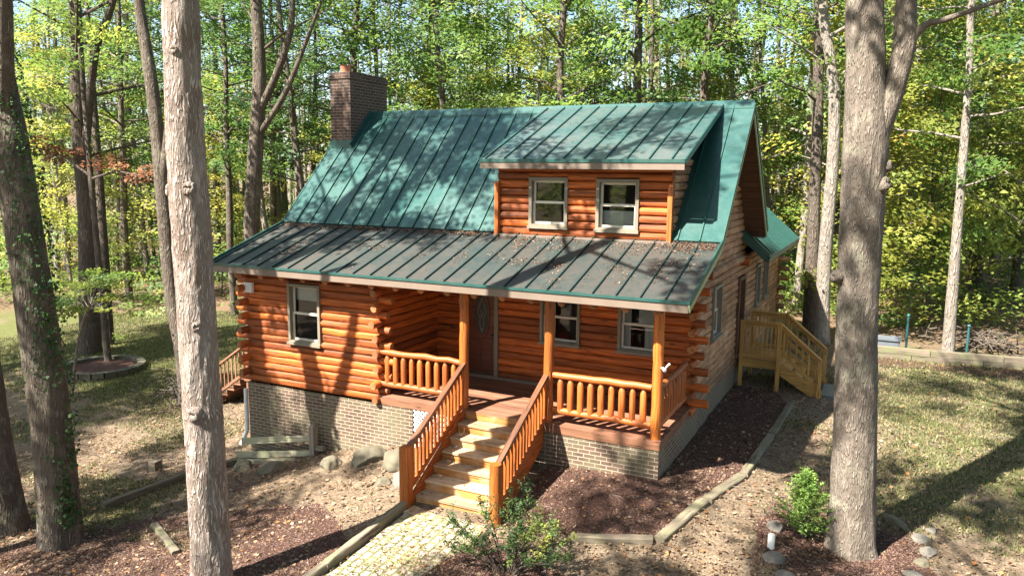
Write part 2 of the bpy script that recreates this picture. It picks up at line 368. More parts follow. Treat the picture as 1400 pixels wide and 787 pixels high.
# =================================================================== HOUSE
EY, EZ = -.56, 2.627; BY, BZ = 1.85, 3.40; RY, RZ = 4.636, 6.20; QY, QZ = 7.54, 3.28
XL, XR = -10.2, .646
WL, WR = -9.70, .10
PX0 = -6.0; PYB = 2.3
cabin = thing('log_cabin', 'orange log cabin with green metal roof, porch, dormer and brick chimney', 'house', (-4.8, 4, -1.2))
def T_front(y): return lambda u, v, d: (u, y-d, v)
def T_right(x): return lambda u, v, d: (x+d, u, v)
def T_left(x): return lambda u, v, d: (x-d, u, v)
def T_back(y): return lambda u, v, d: (u, y+d, v)
CH = .165
def log_wall(name, T, u0, u1, v0, v1, mat, openings=(), clip=None, h=CH, parent=cabin, depth=.042, flip=False):
    m = MB(); prof = [(0, -.02), (.07, .03), (.22, .058), (.5, .07), (.78, .062), (.93, .032), (1., -.02)]
    n = max(1, round((v1-v0)/h)); h = (v1-v0)/n
    def quad(P, uv):
        if flip: P = P[::-1]; uv = uv[::-1]
        m.face([T(*q) for q in P], uv)
    for k in range(n):
        a, b = v0+k*h, v0+(k+1)*h; mid = (a+b)/2
        U0, U1 = (u0, u1) if clip is None else clip(mid)
        if U1-U0 < .05: continue
        segs = [(U0, U1, a, b)]
        for (o0, o1, p0, p1) in openings:
            if b <= p0+.004 or a >= p1-.004: continue
            ns = []
            for (s0, s1, aa, bb) in segs:
                if o1 <= s0 or o0 >= s1: ns.append((s0, s1, aa, bb)); continue
                if o0 > s0: ns.append((s0, o0, aa, bb))
                if o1 < s1: ns.append((o1, s1, aa, bb))
                if bb > p1+.012: ns.append((max(s0, o0), min(s1, o1), p1, bb))
                if aa < p0-.012: ns.append((max(s0, o0), min(s1, o1), aa, p0))
            segs = ns
        # butt joints now and then
        for (s0, s1, a, b) in segs:
            hh = b-a
            m.cur = random.random(); uo = random.random()*9; vo = random.random()*9
            L = s1-s0; nn = max(1, int(L/.4)); us = [s0+L*i/nn for i in range(nn+1)]
            jd = [random.gauss(0, .012) for _ in us]; jv = [random.gauss(0, .009) for _ in us]
            for i in range(nn):
                for j in range(len(prof)-1):
                    P = []
                    for (ii, jj) in ((i, j), (i+1, j), (i+1, j+1), (i, j+1)):
                        f, d = prof[jj]; w = math.sin(math.pi*f)
                        P.append((us[ii], a+f*hh+jv[ii]*w, d*depth/.07+jd[ii]*w))
                    fa, fb = prof[j][0]*hh, prof[j+1][0]*hh
                    quad(P, [(uo+us[i], vo+fa), (uo+us[i+1], vo+fa), (uo+us[i+1], vo+fb), (uo+us[i], vo+fb)])
            # end caps
            for (e, ii, sg) in ((s0, 0, 1), (s1, nn, -1)):
                P = [(e, a+f*hh, d*depth/.07) for f, d in prof]+[(e, b, -.16), (e, a, -.16)]
                uv = [(vo+q[2], vo+q[1]) for q in P]
                if sg < 0: P = P[::-1]; uv = uv[::-1]
                quad(P, uv)
    return m.build(name, mat, parent, smooth='angle')
def log_ends(x, y, z0, z1, dirs, mat=None, h=CH, L=(.26, .4), k0=0):
    """alternating log butts crossing at a corner"""
    m = MB(); n = round((z1-z0)/h); h = (z1-z0)/n
    for k in range(n):
        m.cur = random.random(); d = Vector(dirs[(k+k0) % len(dirs)]); l = random.uniform(*L); z = z0+(k+.5)*h
        c = Vector((x, y, z)); p = [c-d*.05, c+d*(l-.03), c+d*l]; r = h*.53
        m.tube(p, [r, r*.98, r*.86], 8, True, 0, 1, (1.0, 1.0), math.pi/8)
    return m.build('corner_log_ends', [mat or M['log'], M['log_end']], cabin, smooth='angle')

def window(T, u0, u1, v0, v1, panes=2, decor=None, trim=.062, parent=cabin, label=None):
    m = MB()
    def tb(a0, a1, b0, b1, d0, d1, mb=m, r=None):
        P = lambda i, j, k: T((a0, a1)[i], (b0, b1)[j], (d0, d1)[k])
        for q in (((0,0,1),(1,0,1),(1,1,1),(0,1,1)), ((0,0,0),(0,0,1),(0,1,1),(0,1,0)), ((1,0,1),(1,0,0),(1,1,0),(1,1,1)), ((0,1,1),(1,1,1),(1,1,0),(0,1,0)), ((0,0,0),(1,0,0),(1,0,1),(0,0,1)), ((1,0,0),(0,0,0),(0,1,0),(1,1,0))):
            mb.face([P(*c) for c in q])
    t = trim
    tb(u0, u0+t, v0, v1, -.12, .085); tb(u1-t, u1, v0, v1, -.12, .085); tb(u0+t, u1-t, v1-t, v1, -.12, .09); tb(u0+t, u1-t, v0, v0+t*.7, -.12, .083)
    w = m.build('window', M['frame'], parent, bevel=.005)
    if label: w['label'] = label
    s = MB(); tb(u0-.02, u1+.02, v0-.05, v0+.012, -.05, .125, s); s.build('sill', M['frame'], w, bevel=.005)
    a0, a1, b0, b1 = u0+t, u1-t, v0+t*.7, v1-t; vm = (b0+b1)/2
    for (c0, c1, d) in ((b0, vm+.02, -.01), (vm-.02, b1, -.045)):
        s = MB(); e = .045
        tb(a0, a0+e, c0, c1, d-.035, d, s); tb(a1-e, a1, c0, c1, d-.035, d, s); tb(a0+e, a1-e, c0, c0+e, d-.035, d, s); tb(a0+e, a1-e, c1-e, c1, d-.035, d, s)
        s.build('sash', M['sash'], w)
        g = MB(); g.face([T(a0+e, c0+e, d-.02), T(a1-e, c0+e, d-.02), T(a1-e, c1-e, d-.02), T(a0+e, c1-e, d-.02)]); g.build('pane', M['glass'], w)
    s = MB(); tb(u0-.3, u1+.3, v0-.3, v1+.3, -.62, -.6, s); tb(u0-.3, u0-.28, v0-.3, v1+.3, -.6, -.17, s); tb(u1+.28, u1+.3, v0-.3, v1+.3, -.6, -.17, s)
    tb(u0-.3, u1+.3, v1+.28, v1+.3, -.6, -.17, s); tb(u0-.3, u1+.3, v0-.3, v0-.28, -.6, -.17, s); s.build('dark_interior', M['dark'], w)
    def drape(x0, x1, y0, y1, name, n=14, amp=.02):
        c = MB(); k = n
        for i in range(k):
            f0, f1 = i/k, (i+1)/k; q = lambda f: -.13+amp*math.sin(f*k*1.25)
            c.face([T(x0+(x1-x0)*f0, y0, q(f0)), T(x0+(x1-x0)*f1, y0, q(f1)), T(x0+(x1-x0)*f1, y1, q(f1)), T(x0+(x1-x0)*f0, y1, q(f0))])
        c.build(name, M['cloth'], w, smooth=True)
    if decor == 'valance': drape(a0, a1, b1-(b1-b0)*.27, b1, 'blind', 18, .006)
    if decor == 'curtains':
        drape(a0, a0+(a1-a0)*.22, b0, b1, 'curtain', 5); drape(a0+(a1-a0)*.44, a1, vm, b1, 'blind', 12, .005); drape(a0+(a1-a0)*.62, a1, b0, vm-.06, 'curtain', 7, .03)
    if decor == 'left': drape(a0, a0+(a1-a0)*.28, b0, b1, 'curtain', 5)
    if decor == 'papers': drape(a0, a1, b0+.02, vm-.12, 'blind', 16, .004)
    return w

# ---- foundation
m = MB(); fy = -.10; zt = -.178
def fquad(p, q, z0=-2.9, z1=zt):
    L = math.hypot(q[0]-p[0], q[1]-p[1]); m.face([(p[0], p[1], z0), (q[0], q[1], z0), (q[0], q[1], z1), (p[0], p[1], z1)], [(0, z0), (L, z0), (L, z1), (0, z1)])
fquad((WL, fy), (-5.12, fy)); fquad((-4.02, fy), (WR, fy)); fquad((WR, fy), (WR, 14.4)); fquad((WL, 14.4), (WL, fy)); fquad((WR, 14.4), (WL, 14.4))
fquad((-5.12, fy), (-5.12, .6)); fquad((-4.02, .6), (-4.02, fy)); fquad((-5.12, .6), (-4.02, .6))
m.build('foundation', M['brick'], cabin)
# ---- log walls
log_wall('log_wall', T_front(0), WL, PX0, zt, 2.62, M['log'], [(-8.43, -7.53, .9, 2.22)])
log_wall('log_wall', T_right(PX0), 0, PYB, -.0, 2.75, M['log'])
log_wall('log_wall', T_front(PYB), PX0, WR, .0, 3.3, M['log'], [(-5.22, -4.34, -.2, 2.2), (-3.30, -2.36, 1.0, 2.16), (-1.50, -.62, 1.0, 2.16)])
def roof_z(y): 
    return EZ+(y-EY)*(BZ-EZ)/(BY-EY) if y < BY else (BZ+(y-BY)*(RZ-BZ)/(RY-BY) if y < RY else RZ-(y-RY)*(RZ-QZ)/(QY-RY))
def clip_gable(lo, hi):
    def f(z):
        ys = [lo+i*.02 for i in range(int((hi-lo)/.02)+1)]; ok = [y for y in ys if roof_z(y)-.17 > z]
        return (ok[0], ok[-1]) if ok else (0, 0)
    return f
SW = [(3.72, 4.62, 1.1, 2.26), (6.75, 7.65, -.02, 2.1), (9.45, 10.15, 1.0, 2.15), (10.95, 11.65, 1.0, 2.15)]
log_wall('log_wall', T_right(WR), PYB, 14.4, zt, 2.60, M['weathered_log'], SW)
log_wall('gable_wall', T_right(WR), PYB, 7.5, 2.60, 6.1, M['weathered_log'], [], clip_gable(PYB, 7.5))
log_wall('gable_wall', T_left(WL), PYB, 7.5, 2.60, 6.1, M['weathered_log'], [], clip_gable(PYB, 7.5), flip=True)
log_wall('log_wall', T_left(WL), 0, 14.4, zt, 2.60, M['weathered_log'], [], flip=True)
log_wall('log_wall', T_back(14.4), WL, WR, zt, 2.60, M['weathered_log'], [], flip=True)
def clip_w(z):
    hw = (6.05-z)/.9; return (-3-min(hw, 3.1), -3+min(hw, 3.1))
log_wall('gable_wall', T_back(13.0), -6.2, WR, 2.60, 5.9, M['weathered_log'], [], clip_w, flip=True)
m = MB(); m.tube([(WR+.05, 2.35, 2.58), (WR+.05, 5, 2.585), (WR+.05, 7.9, 2.57)], .10, 10); m.build('belt_log', M['weathered_log'], cabin, smooth='angle')
log_ends(WL, .05, zt, 2.6, ((-1,0,0), (0,-1,0)))
log_ends(PX0, .05, zt, 2.6, ((0,-1,0), (1,0,0)), L=(.18, .36))
log_ends(WR, PYB, zt+.0, 2.95, ((0,-1,0), (1,0,0)), L=(.22, .36))
log_ends(WR, 14.3, zt, 2.6, ((1,0,0), (0,1,0)), M['weathered_log'])
m = MB(); m.tube([(WR-.02, 7.0, 2.5), (WR+.25, 7.0, 2.5)], .1, 8); m.build('purlin_end', [M['log']], cabin, smooth='angle')
# ---- windows
window(T_front(0), -8.43, -7.53, .9, 2.22, decor='valance')
window(T_front(PYB), -3.30, -2.36, 1.0, 2.16, decor='left')
window(T_front(PYB), -1.50, -.62, 1.0, 2.16, decor='curtains')
for (a, b, c, d) in (SW[0], SW[2], SW[3]): window(T_right(WR), a, b, c, d)
# ---- front door
m = MB()
for (a, b, c, d) in ((-5.22, -5.13, .06, 2.2), (-4.43, -4.34, .06, 2.2), (-5.13, -4.43, 2.1, 2.2)): m.box(a, b, PYB-.09, PYB+.1, c, d)
fr = m.build('door_frame', M['frame'], cabin, bevel=.006)
m = MB(); m.box(-5.13, -4.43, PYB-.01, PYB+.03, .1, 2.1)
cx, cz, rx, rz = -4.78, 1.45, .17, .45
for (a, b, c, d) in ((-5.03, -4.82, .24, .78), (-4.74, -4.53, .24, .78)): m.box(a, b, PYB-.025, PYB-.01, c, d)
N = 28
for k in range(N):
    t0, t1 = 2*math.pi*k/N, 2*math.pi*(k+1)/N
    o = lambda t, s: (cx+rx*s*math.cos(t), PYB-.03, cz+rz*s*math.sin(t)); i_ = lambda t, s: (cx+rx*s*math.cos(t), PYB-.01, cz+rz*s*math.sin(t))
    m.face([o(t0, 1.0), o(t1, 1.0), o(t1, 1.2), o(t0, 1.2)][::-1]); m.face([i_(t0, 1.24), i_(t1, 1.24), o(t1, 1.2), o(t0, 1.2)])
dr = m.build('front_door', M['door'], cabin)
m = MB(); m.face([(cx+rx*math.cos(2*math.pi*k/N), PYB-.016, cz+rz*math.sin(2*math.pi*k/N)) for k in range(N)]); 
m.build('oval_glass', M['iron'], dr)
m = MB()
for sgn in (-1, 1):
    m.tube([(cx+sgn*rx*.75*math.sin(t*math.pi)*(.7+.3*math.cos(t*9)), PYB-.024, cz-rz*.9+rz*1.8*t) for t in [i/16 for i in range(17)]], .008, 5)
    m.tube([(cx+sgn*rx*.35*math.sin(t*math.pi*2), PYB-.024, cz-rz*.8+rz*1.6*t) for t in [i/16 for i in range(17)]], .007, 5)
m.build('glass_leading', M['frame'], dr)
m = MB(); m.tube([(-4.5, PYB-.01, 1.0), (-4.5, PYB-.06, 1.0), (-4.5, PYB-.09, 1.0)], [.015, .03, .02], 10); m.build('door_knob', M['iron'], dr, smooth=True)
m = MB(); m.box(-5.3, -3.3, PYB-.13, PYB-.075, .0, .07); m.build('threshold', M['fascia'], cabin, bevel=.004)
# side door
m = MB(); (a, b, c, d) = SW[1]
m.box(WR-.1, WR+.085, a, a+.09, c+.02, d); m.box(WR-.1, WR+.085, b-.09, b, c+.02, d); m.box(WR-.1, WR+.085, a+.09, b-.09, d-.09, d); m.build('door_frame', M['soffit'], cabin, bevel=.005)
m = MB(); m.box(WR-.06, WR-.01, a+.09, b-.09, c+.03, d-.09); m.box(WR-.01, WR+.004, a+.2, b-.2, .15, .9); m.build('side_door', M['door'], cabin)
# ---- white vent box, camera bracket
m = MB(); m.box(-9.68, -9.43, -.13, -.06, 1.93, 2.16); m.box(-9.66, -9.45, -.142, -.13, 1.95, 2.14); v_ = m.build('vent_box', M['white'], cabin, bevel=.006); v_['label'] = 'white square vent box under the left eave'
m = MB(); m.tube([(.06, -.05, 1.33), (.16, -.1, 1.33), (.2, -.12, 1.40)], .014, 6); m.tube([(.12, -.08, 1.33), (.17, -.14, 1.30)], [.025, .03], 8); m.tube([(.2, -.12, 1.38), (.24, -.15, 1.44)], [.012, .02], 6)
m.build('bracket', M['white'], cabin, smooth='angle')
# ---- porch
m = MB()
nb = 16; bw = (PYB+.0-(-.12))/nb
for k in range(nb):
    m.cur = random.random(); y0 = -.12+k*bw; m.box(PX0+.02, WR+.02, y0+.003, y0+bw-.003, -.04, 0)
m.build('porch_floor', M['deck'], cabin, bevel=.003)
m = MB(); m.box(PX0+.08, -3.98, -.115, -.07, -.176, -.042); m.box(-2.06, WR+.012, -.115, -.07, -.176, -.042); m.box(WR-.03, WR+.013, -.07, 1.95, -.176, -.042); m.box(-3.98, -2.06, -.108, -.07, -.176, -.042)
m.build('rim_beam', M['rim'], cabin, bevel=.006)
POSTS = [(-3.94, 0), (-2.10, 0), (0, 0)]
for (x, y) in POSTS:
    m = MB(); m.cur = random.random(); zs = [0+i*.2 for i in range(13)]
    m.tube([(x+random.gauss(0, .004), y+random.gauss(0, .004), z+.001) for z in zs], [.095+random.gauss(0, .003) for _ in zs], 16)
    m.build('porch_post', M['post'], cabin, smooth='angle')
m = MB(); m.tube([(PX0, 0, 2.5), (-3, 0, 2.505), (WR+.1, 0, 2.5)], .1, 12); m.build('porch_beam', M['log'], cabin, smooth='angle')
for i in range(17):
    x = -9.4+i*.595; sl = (BZ-EZ)/(BY-EY)
    m = MB(); m.cur = random.random(); zf = lambda y: roof_z(y)-.245
    m.tube([(x, -.50, zf(-.50)), (x, .5, zf(.5))], .072, 10, True, 0, 1); m.build('rafter', [M['log'], M['log_end']], cabin, smooth='angle')
def post_railing(p0, p1, n, name='porch_railing', z0=.24, z1=.93):
    p0 = Vector(p0); p1 = Vector(p1); m = MB(); N = 7
    def line(z, r, jit):
        pts = [p0.lerp(p1, i/N)+Vector((0, 0, z+random.gauss(0, jit))) for i in range(N+1)]; return pts, [r*(1+random.gauss(0, .05)) for _ in pts]
    a, b = line(z1, .066, .007); m.cur = random.random(); m.tube(a, b, 12)
    rl = m.build(name, M['rail'], cabin, smooth='angle')
    m = MB(); a, b = line(z0, .066, .006); m.cur = random.random(); m.tube(a, b, 12); m.build('bottom_rail', M['rail'], rl, smooth='angle')
    for i in range(n):
        m = MB(); m.cur = random.random(); q = p0.lerp(p1, (i+.75)/(n+.5)); r = .060*random.uniform(.9, 1.1)
        m.tube([q+Vector((0,0,z0)), q+Vector((0,0,z0+.3)), q+Vector((0,0,z1-.15)), q+Vector((0,0,z1-.09)), q+Vector((0,0,z1-.035))], [r, r, r, r*.72, r*.18], 10)
        m.build('baluster', M['rail'], rl, smooth='angle')
post_railing((PX0+.05, 0, 0), (-4.03, 0, 0), 9)
post_railing((-2.0, 0, 0), (-.09, 0, 0), 9)
post_railing((0.02, .09, 0), (0.02, 1.95, 0), 9)
# stairs
NR = 7; RH = 1.26/NR; RUN = .30; sx0, sx1 = -3.84, -2.2
stairs = empty('porch_stairs', (-3.0, -1.2, -1.26)); attach(stairs, cabin); 
stairs.matrix_parent_inverse = Matrix.Translation(-Vector(cabin.location))
for i in range(NR):
    z = -RH*i; y = -.118-RUN*i
    m = MB(); m.cur = random.random(); m.box(sx0, sx1, y-.0, y+.022, z-RH+.0, z-.042); m.build('riser', M['riser'], stairs)
    if i < NR-1:
        m = MB()
        for q in range(2):
            m.cur = random.random(); m.box(sx0-.0, sx1+.0, y-RUN-.025+q*.163, y-RUN-.025+q*.163+.158-.003*q, z-RH-.04, z-RH)
        m.build('tread', M['tread'], stairs, bevel=.006)
m = MB(); m.box(sx0-.0, sx1, -.118-RUN*NR-.12, -.118-RUN*(NR-1)-.002, -1.30, -1.235); m.build('tread', M['tread'], stairs, bevel=.006)
for x in (sx0-.06, sx1+.01):
    m = MB(); y1 = -.118-RUN*NR+.1; prof = [(-.118, -.02), (-.118, -.45), (y1+.15, -1.36), (y1-.02, -1.36), (y1-.02, -1.12), (-.3, -.04)]
    P = [(x, a, b) for a, b in prof]; Q = [(x+.05, a, b) for a, b in prof]
    m.face(P, [(a, b) for a, b in prof]); m.face(Q[::-1], [(a, b) for a, b in prof[::-1]])
    for k in range(len(P)): j = (k+1) % len(P); m.face([P[k], Q[k], Q[j], P[j]][::-1])
    m.build('stringer', M['rail'], stairs)
for side, x in enumerate((-3.92, -2.12)):
    ny = -2.12
    m = MB(); m.cur = random.random()
    if side == 0: m.beam((x, ny, -1.4), (x, ny, -.12), .17, .17, (0, 1, 0))
    else: m.tube([(x, ny, -1.4+i*.16) for i in range(9)], [.105*(1+random.gauss(0, .02)) for _ in range(9)], 16)
    nw = m.build('newel_post', M['post'], stairs, smooth='angle' if side else False, bevel=0 if side else .015)
    t0 = Vector((x, ny+.02, -.19)); t1 = Vector((x, -.05, .93))
    m = MB(); m.beam(t0, t1, .10, .05); m.beam(t0-Vector((0,0,.06)), t1-Vector((0,0,.06)), .04, .08); sr = m.build('stair_railing', M['handrail'], stairs, bevel=.006)
    off = Vector((0, 0, -.80)); m = MB(); m.beam(t0+off, t1+off, .05, .09); m.build('bottom_rail', M['rail'], sr, bevel=.006)
    nbal = 16
    for i in range(nbal):
        f = (i+.7)/(nbal+.4); q = t0.lerp(t1, f); r = .030*random.uniform(.85, 1.15)
        m = MB(); m.cur = random.random(); m.tube([q+off, q+off*.5, q+Vector((0, 0, -.05))], [r, r*1.12, r*.9], 7); m.build('baluster', M['rail'], sr, smooth='angle')
# lattice beside the stairs
m = MB(); lx0, lx1, lz0, lz1 = -5.10, -4.04, -1.25, -.18
for s in (-1, 1):
    for k in range(-12, 26):
        a = lx0+k*.105
        pts = []
        for t in [i/60 for i in range(61)]:
            z = lz0+(lz1-lz0)*t; x = a+(z-lz0)*s if s > 0 else a+(lz1-z)
            if lx0 <= x <= lx1: pts.append((x, z))
        if len(pts) > 2: 
            d = -.100+(.006 if s > 0 else 0); m.beam((pts[0][0], d, pts[0][1]), (pts[-1][0], d, pts[-1][1]), .035, .006, (0, 1, 0)) if False else m.beam((pts[0][0], d, pts[0][1]), (pts[-1][0], d, pts[-1][1]), .006, .035, (s, 0, -1) if s > 0 else (1, 0, 1))
m.build('lattice_panel', M['white'], cabin)['label'] = 'white lattice panel beside the porch stairs'

# ---- roof
def roof_panel(name, A, B, C, D, mat, sp=.43, th=.035, off=0., first=.12, parent=cabin, ribs=True):
    """A-B along the eave, D-C along the top; seams run from eave to top"""
    A, B, C, D = map(Vector, (A, B, C, D)); n = (B-A).cross(D-A).normalized()
    if n.z < 0: n = -n
    m = MB(); up = n*th
    LA = (B-A).length; LU = (D-A).length
    k = max(1, int((LA-first)/sp)); fs = [0.]+[(first+i*sp)/LA for i in range(k+1) if first+i*sp < LA-.08]+[1.]
    ro = random.random()
    for i in range(len(fs)-1):
        a0, a1 = A.lerp(B, fs[i]), A.lerp(B, fs[i+1]); d0, d1 = D.lerp(C, fs[i]), D.lerp(C, fs[i+1]); m.cur = random.random()
        nn = 8
        sag = [random.gauss(0, .0025) for _ in range(nn+1)]
        for j in range(nn):
            q = lambda e, g, f: e.lerp(g, f)
            f0, f1 = j/nn, (j+1)/nn
            m.face([a0.lerp(d0, f0)+up, a1.lerp(d1, f0)+up, a1.lerp(d1, f1)+up, a0.lerp(d0, f1)+up], [(f0*LU, fs[i]*LA), (f0*LU, fs[i+1]*LA), (f1*LU, fs[i+1]*LA), (f1*LU, fs[i]*LA)])
    for (a, b) in ((A, B), (B, C), (C, D), (D, A)): m.face([a, b, b+up, a+up])
    m.face([D, C, B, A], mi=1)
    if ribs:
        for f in fs[1:-1]:
            a = A.lerp(B, f)+up+n*.017; d = D.lerp(C, f)+up+n*.017; m.beam(a, d, .022, .036, n, mi=2)
    return m.build(name, [mat, M['soffit'], M['seamdirty'] if name == 'porch_roof' else M['seam']], parent)
TH = .035
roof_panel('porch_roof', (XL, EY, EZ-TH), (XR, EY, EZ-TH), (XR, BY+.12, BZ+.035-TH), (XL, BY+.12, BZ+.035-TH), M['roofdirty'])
z_ = lambda y: BZ+(y-BY)*(RZ-BZ)/(RY-BY)
DX0, DX1 = -4.14, -.36; DYF = 1.80
b0 = BY-.03
for a, b in ((XL, DX0+.04), (DX1-.04, XR)):
    roof_panel('main_roof', (a, b0, z_(b0)+.03), (b, b0, z_(b0)+.03), (b, RY, RZ), (a, RY, RZ), M['roof'], first=.43 if a == XL else .20)
roof_panel('main_roof', (XR, QY, QZ), (XL, QY, QZ), (XL, RY, RZ), (XR, RY, RZ), M['roof'])
m = MB()
s1 = (RZ-BZ)/(RY-BY)
m.face([(XL-.01, RY-.16, RZ-.16*s1+TH+.045), (XR+.01, RY-.16, RZ-.16*s1+TH+.045), (XR+.01, RY, RZ+TH+.06), (XL-.01, RY, RZ+TH+.06)])
m.face([(XR+.01, RY+.16, RZ-.16*s1+TH+.045), (XL-.01, RY+.16, RZ-.16*s1+TH+.045), (XL-.01, RY, RZ+TH+.06), (XR+.01, RY, RZ+TH+.06)])
m.face([(XL-.01, RY-.16, RZ-.16*s1+TH+.0), (XR+.01, RY-.16, RZ-.16*s1+TH+.0), (XR+.01, RY-.16, RZ-.16*s1+TH+.045), (XL-.01, RY-.16, RZ-.16*s1+TH+.045)], mi=1)
m.build('ridge_cap', [M['roof'], M['seam']], cabin)
# fascia and drip edge along the front eave
m = MB(); m.box(XL, XR-.02, EY-.03, EY+.0, EZ-.19, EZ-.035); m.build('fascia', M['fascia'], cabin, bevel=.005)
m = MB(); m.box(XL-.01, XR+.01, EY-.05, EY-.031, EZ-.045, EZ+.005); m.build('drip_edge', M['roof'], cabin)
def rake(name, pts, x, w, h, mat, zoff=0, xs=1):
    m = MB()
    for a, b in zip(pts[:-1], pts[1:]):
        A = Vector((x, *a)); B = Vector((x, *b)); m.beam(A+Vector((0,0,zoff)), B+Vector((0,0,zoff)), w, h, (0,0,1))
    return m.build(name, mat, cabin)
front = [(EY-.02, EZ), (BY-.02, BZ+.01), (RY, RZ)]; rear = [(RY, RZ), (QY+.02, QZ)]
for x, sg in ((XR, 1), (XL, -1)):
    rake('rake_trim', front, x+sg*.012, .03, .10, M['roof'], -.0); rake('rake_trim', rear, x+sg*.012, .03, .10, M['roof'], -.0)
    rake('rake_board', front, x-sg*.005, .026, .15, M['rakeedge'], -.115); rake('rake_board', rear, x-sg*.005, .026, .15, M['rakeedge'], -.115)
# boxed soffit under the gable overhang
m = MB()
for a, b in zip(front[:-1], front[1:]): m.face([(WR, a[0], a[1]-.19), (XR-.03, a[0], a[1]-.19), (XR-.03, b[0], b[1]-.19), (WR, b[0], b[1]-.19)][::-1])
m.face([(WR, RY, RZ-.19), (XR-.03, RY, RZ-.19), (XR-.03, QY, QZ-.19), (WR, QY, QZ-.19)][::-1])
m.face([(WR, QY+.0, QZ-.19), (XR-.03, QY+.0, QZ-.19), (XR-.03, QY, QZ), (WR, QY, QZ)])
m.build('soffit', M['soffit'], cabin)
m = MB(); m.box(WL, XR-.03, QY-.03, QY, QZ-.2, QZ-.02); m.build('fascia', M['fascia'], cabin)
# ---- dormer
log_wall('dormer_wall', T_front(DYF+.07), DX0, DX1, 3.37, 4.87, M['log'], [(-3.40, -2.52, 3.58, 4.60), (-1.90, -1.00, 3.56, 4.58)], depth=.065)
for x, T in ((DX1, T_right), (DX0, T_left)):
    def clip_d(z): 
        return (DYF+.1, min(RY, BY+(z-BZ)/s1+.1)) 
    log_wall('dormer_cheek', T(x), DYF+.1, RY, 3.40, 5.0, M['weathered_log'] if x == DX1 else M['log'], [], clip_d, flip=(x == DX0), depth=.05)
window(T_front(DYF+.07), -3.40, -2.52, 3.58, 4.60, trim=.068)
window(T_front(DYF+.07), -1.90, -1.00, 3.56, 4.58, decor='papers', trim=.068)
for x in (DX0, DX1):
    m = MB(); m.cur = .8; m.beam((x, DYF-.03, 3.36), (x, DYF-.03, 4.5), .09, .1, (0, 1, 0)); m.build('corner_board', M['rail'], cabin, bevel=.006)
ds = (6.17-4.97)/(4.55-1.38); dxa, dxb = -4.33, -.0
roof_panel('dormer_roof', (dxa, 1.38, 4.93), (dxb, 1.38, 4.93), (dxb, 4.58, 6.19), (dxa, 4.58, 6.19), M['roofdormer'], .44, .04)
m = MB(); m.box(dxa+.01, dxb-.01, 1.345, 1.378, 4.77, 4.925); m.build('fascia', M['fascia'], cabin, bevel=.004)
m = MB(); m.box(dxa, dxb, 1.33, 1.344, 4.90, 4.965)
for x in (dxa, dxb): m.beam((x, 1.34, 4.915), (x, 4.55, 6.15), .03, .11, (0, 0, 1))
m.build('drip_edge', M['roof'], cabin)
m = MB()
for i in range(6):
    x = -3.72+i*.63; m.cur = random.random(); m.tube([(x, 1.42, 4.83), (x, 1.9, 4.99)], .06, 10, True, 0, 1)
m.build('dormer_rafters', [M['log'], M['log_end']], cabin, smooth='angle')
m = MB(); m.box(DX0-.05, DX1+.05, DYF-.10, DYF+.05, 3.32, 3.385); m.build('dormer_flashing', M['fascia'], cabin)
# ---- rear wing roof
we = .80; wz = lambda x: 2.65+.9*(we-x)
m = MB()
P = [(we, 7.0, wz(we)), (we, 13.4, wz(we)), (-3, 13.4, wz(-3)), (-3, 4.9, wz(-3)), (-.5, 7.0, wz(-.5))]
m.face(P); m.face([(x, y, z-.04) for x, y, z in P[::-1]], mi=1)
P2 = [(-6-x, y, z) for x, y, z in P][::-1]; m.face(P2); m.face([(x, y, z-.04) for x, y, z in P2[::-1]], mi=1)
for i in range(15):
    y = 7.25+i*.43; m.beam((we-.01, y, wz(we-.01)+.018), (-2.9, y, wz(-2.9)+.018), .022, .036, (.67, 0, .74), mi=2)
m.build('wing_roof', [M['roof'], M['soffit'], M['seam']], cabin)
m = MB(); m.beam((we, 6.985, wz(we)-.07), (-.45, 6.985, wz(-.45)-.07), .03, .17, (0, 0, 1)); m.beam((we, 13.41, wz(we)-.07), (-3, 13.41, wz(-3)-.07), .03, .17, (0, 0, 1))
m.box(we-.005, we+.025, 6.97, 13.42, wz(we)-.13, wz(we)+.01); m.build('rake_trim', M['roof'], cabin)
m = MB(); m.face([(WR, 7.0, wz(WR)-.2), (we-.01, 7.0, wz(we)-.14), (we-.01, 13.4, wz(we)-.14), (WR, 13.4, wz(WR)-.2)]); m.face([(WR, 7.01, wz(WR)-.2), (we-.01, 7.01, wz(we)-.14), (we-.01, 7.01, wz(we)-.02), (WR, 7.01, wz(WR)-.02)]); m.build('soffit', M['soffit'], cabin)
# ---- chimney
cx0, cx1, cy0, cy1, czt = -10.16, -9.50, 3.68, 5.32, 7.25
m = MB()
def cq(p, q, z0, z1):
    L = math.hypot(q[0]-p[0], q[1]-p[1]); o = p[0]*0+p[1]*.37; m.face([(p[0], p[1], z0), (q[0], q[1], z0), (q[0], q[1], z1), (p[0], p[1], z1)], [(o, z0), (o+L, z0), (o+L, z1), (o, z1)])
def ring(e, z0, z1):
    c = [(cx0-e, cy0-e), (cx1+e, cy0-e), (cx1+e, cy1+e), (cx0-e, cy1+e)]
    for k in range(4): cq(c[k], c[(k+1) % 4], z0, z1)
    m.face([(x, y, z1) for x, y in c]); m.face([(x, y, z0) for x, y in c[::-1]])
ring(0, -2.6, czt-.16); ring(.025, czt-.16, czt-.08); ring(.0, czt-.08, czt)
ch = m.build('chimney', M['chimney'], cabin)
m = MB(); m.tube([(-9.93, 4.05, czt-.02), (-9.93, 4.05, czt+.2), (-9.93, 4.05, czt+.22)], [.14, .13, .15], 14); m.build('flue_pot', M['clay'], ch, smooth='angle')
m = MB(); zc = lambda y: z_(y)+TH
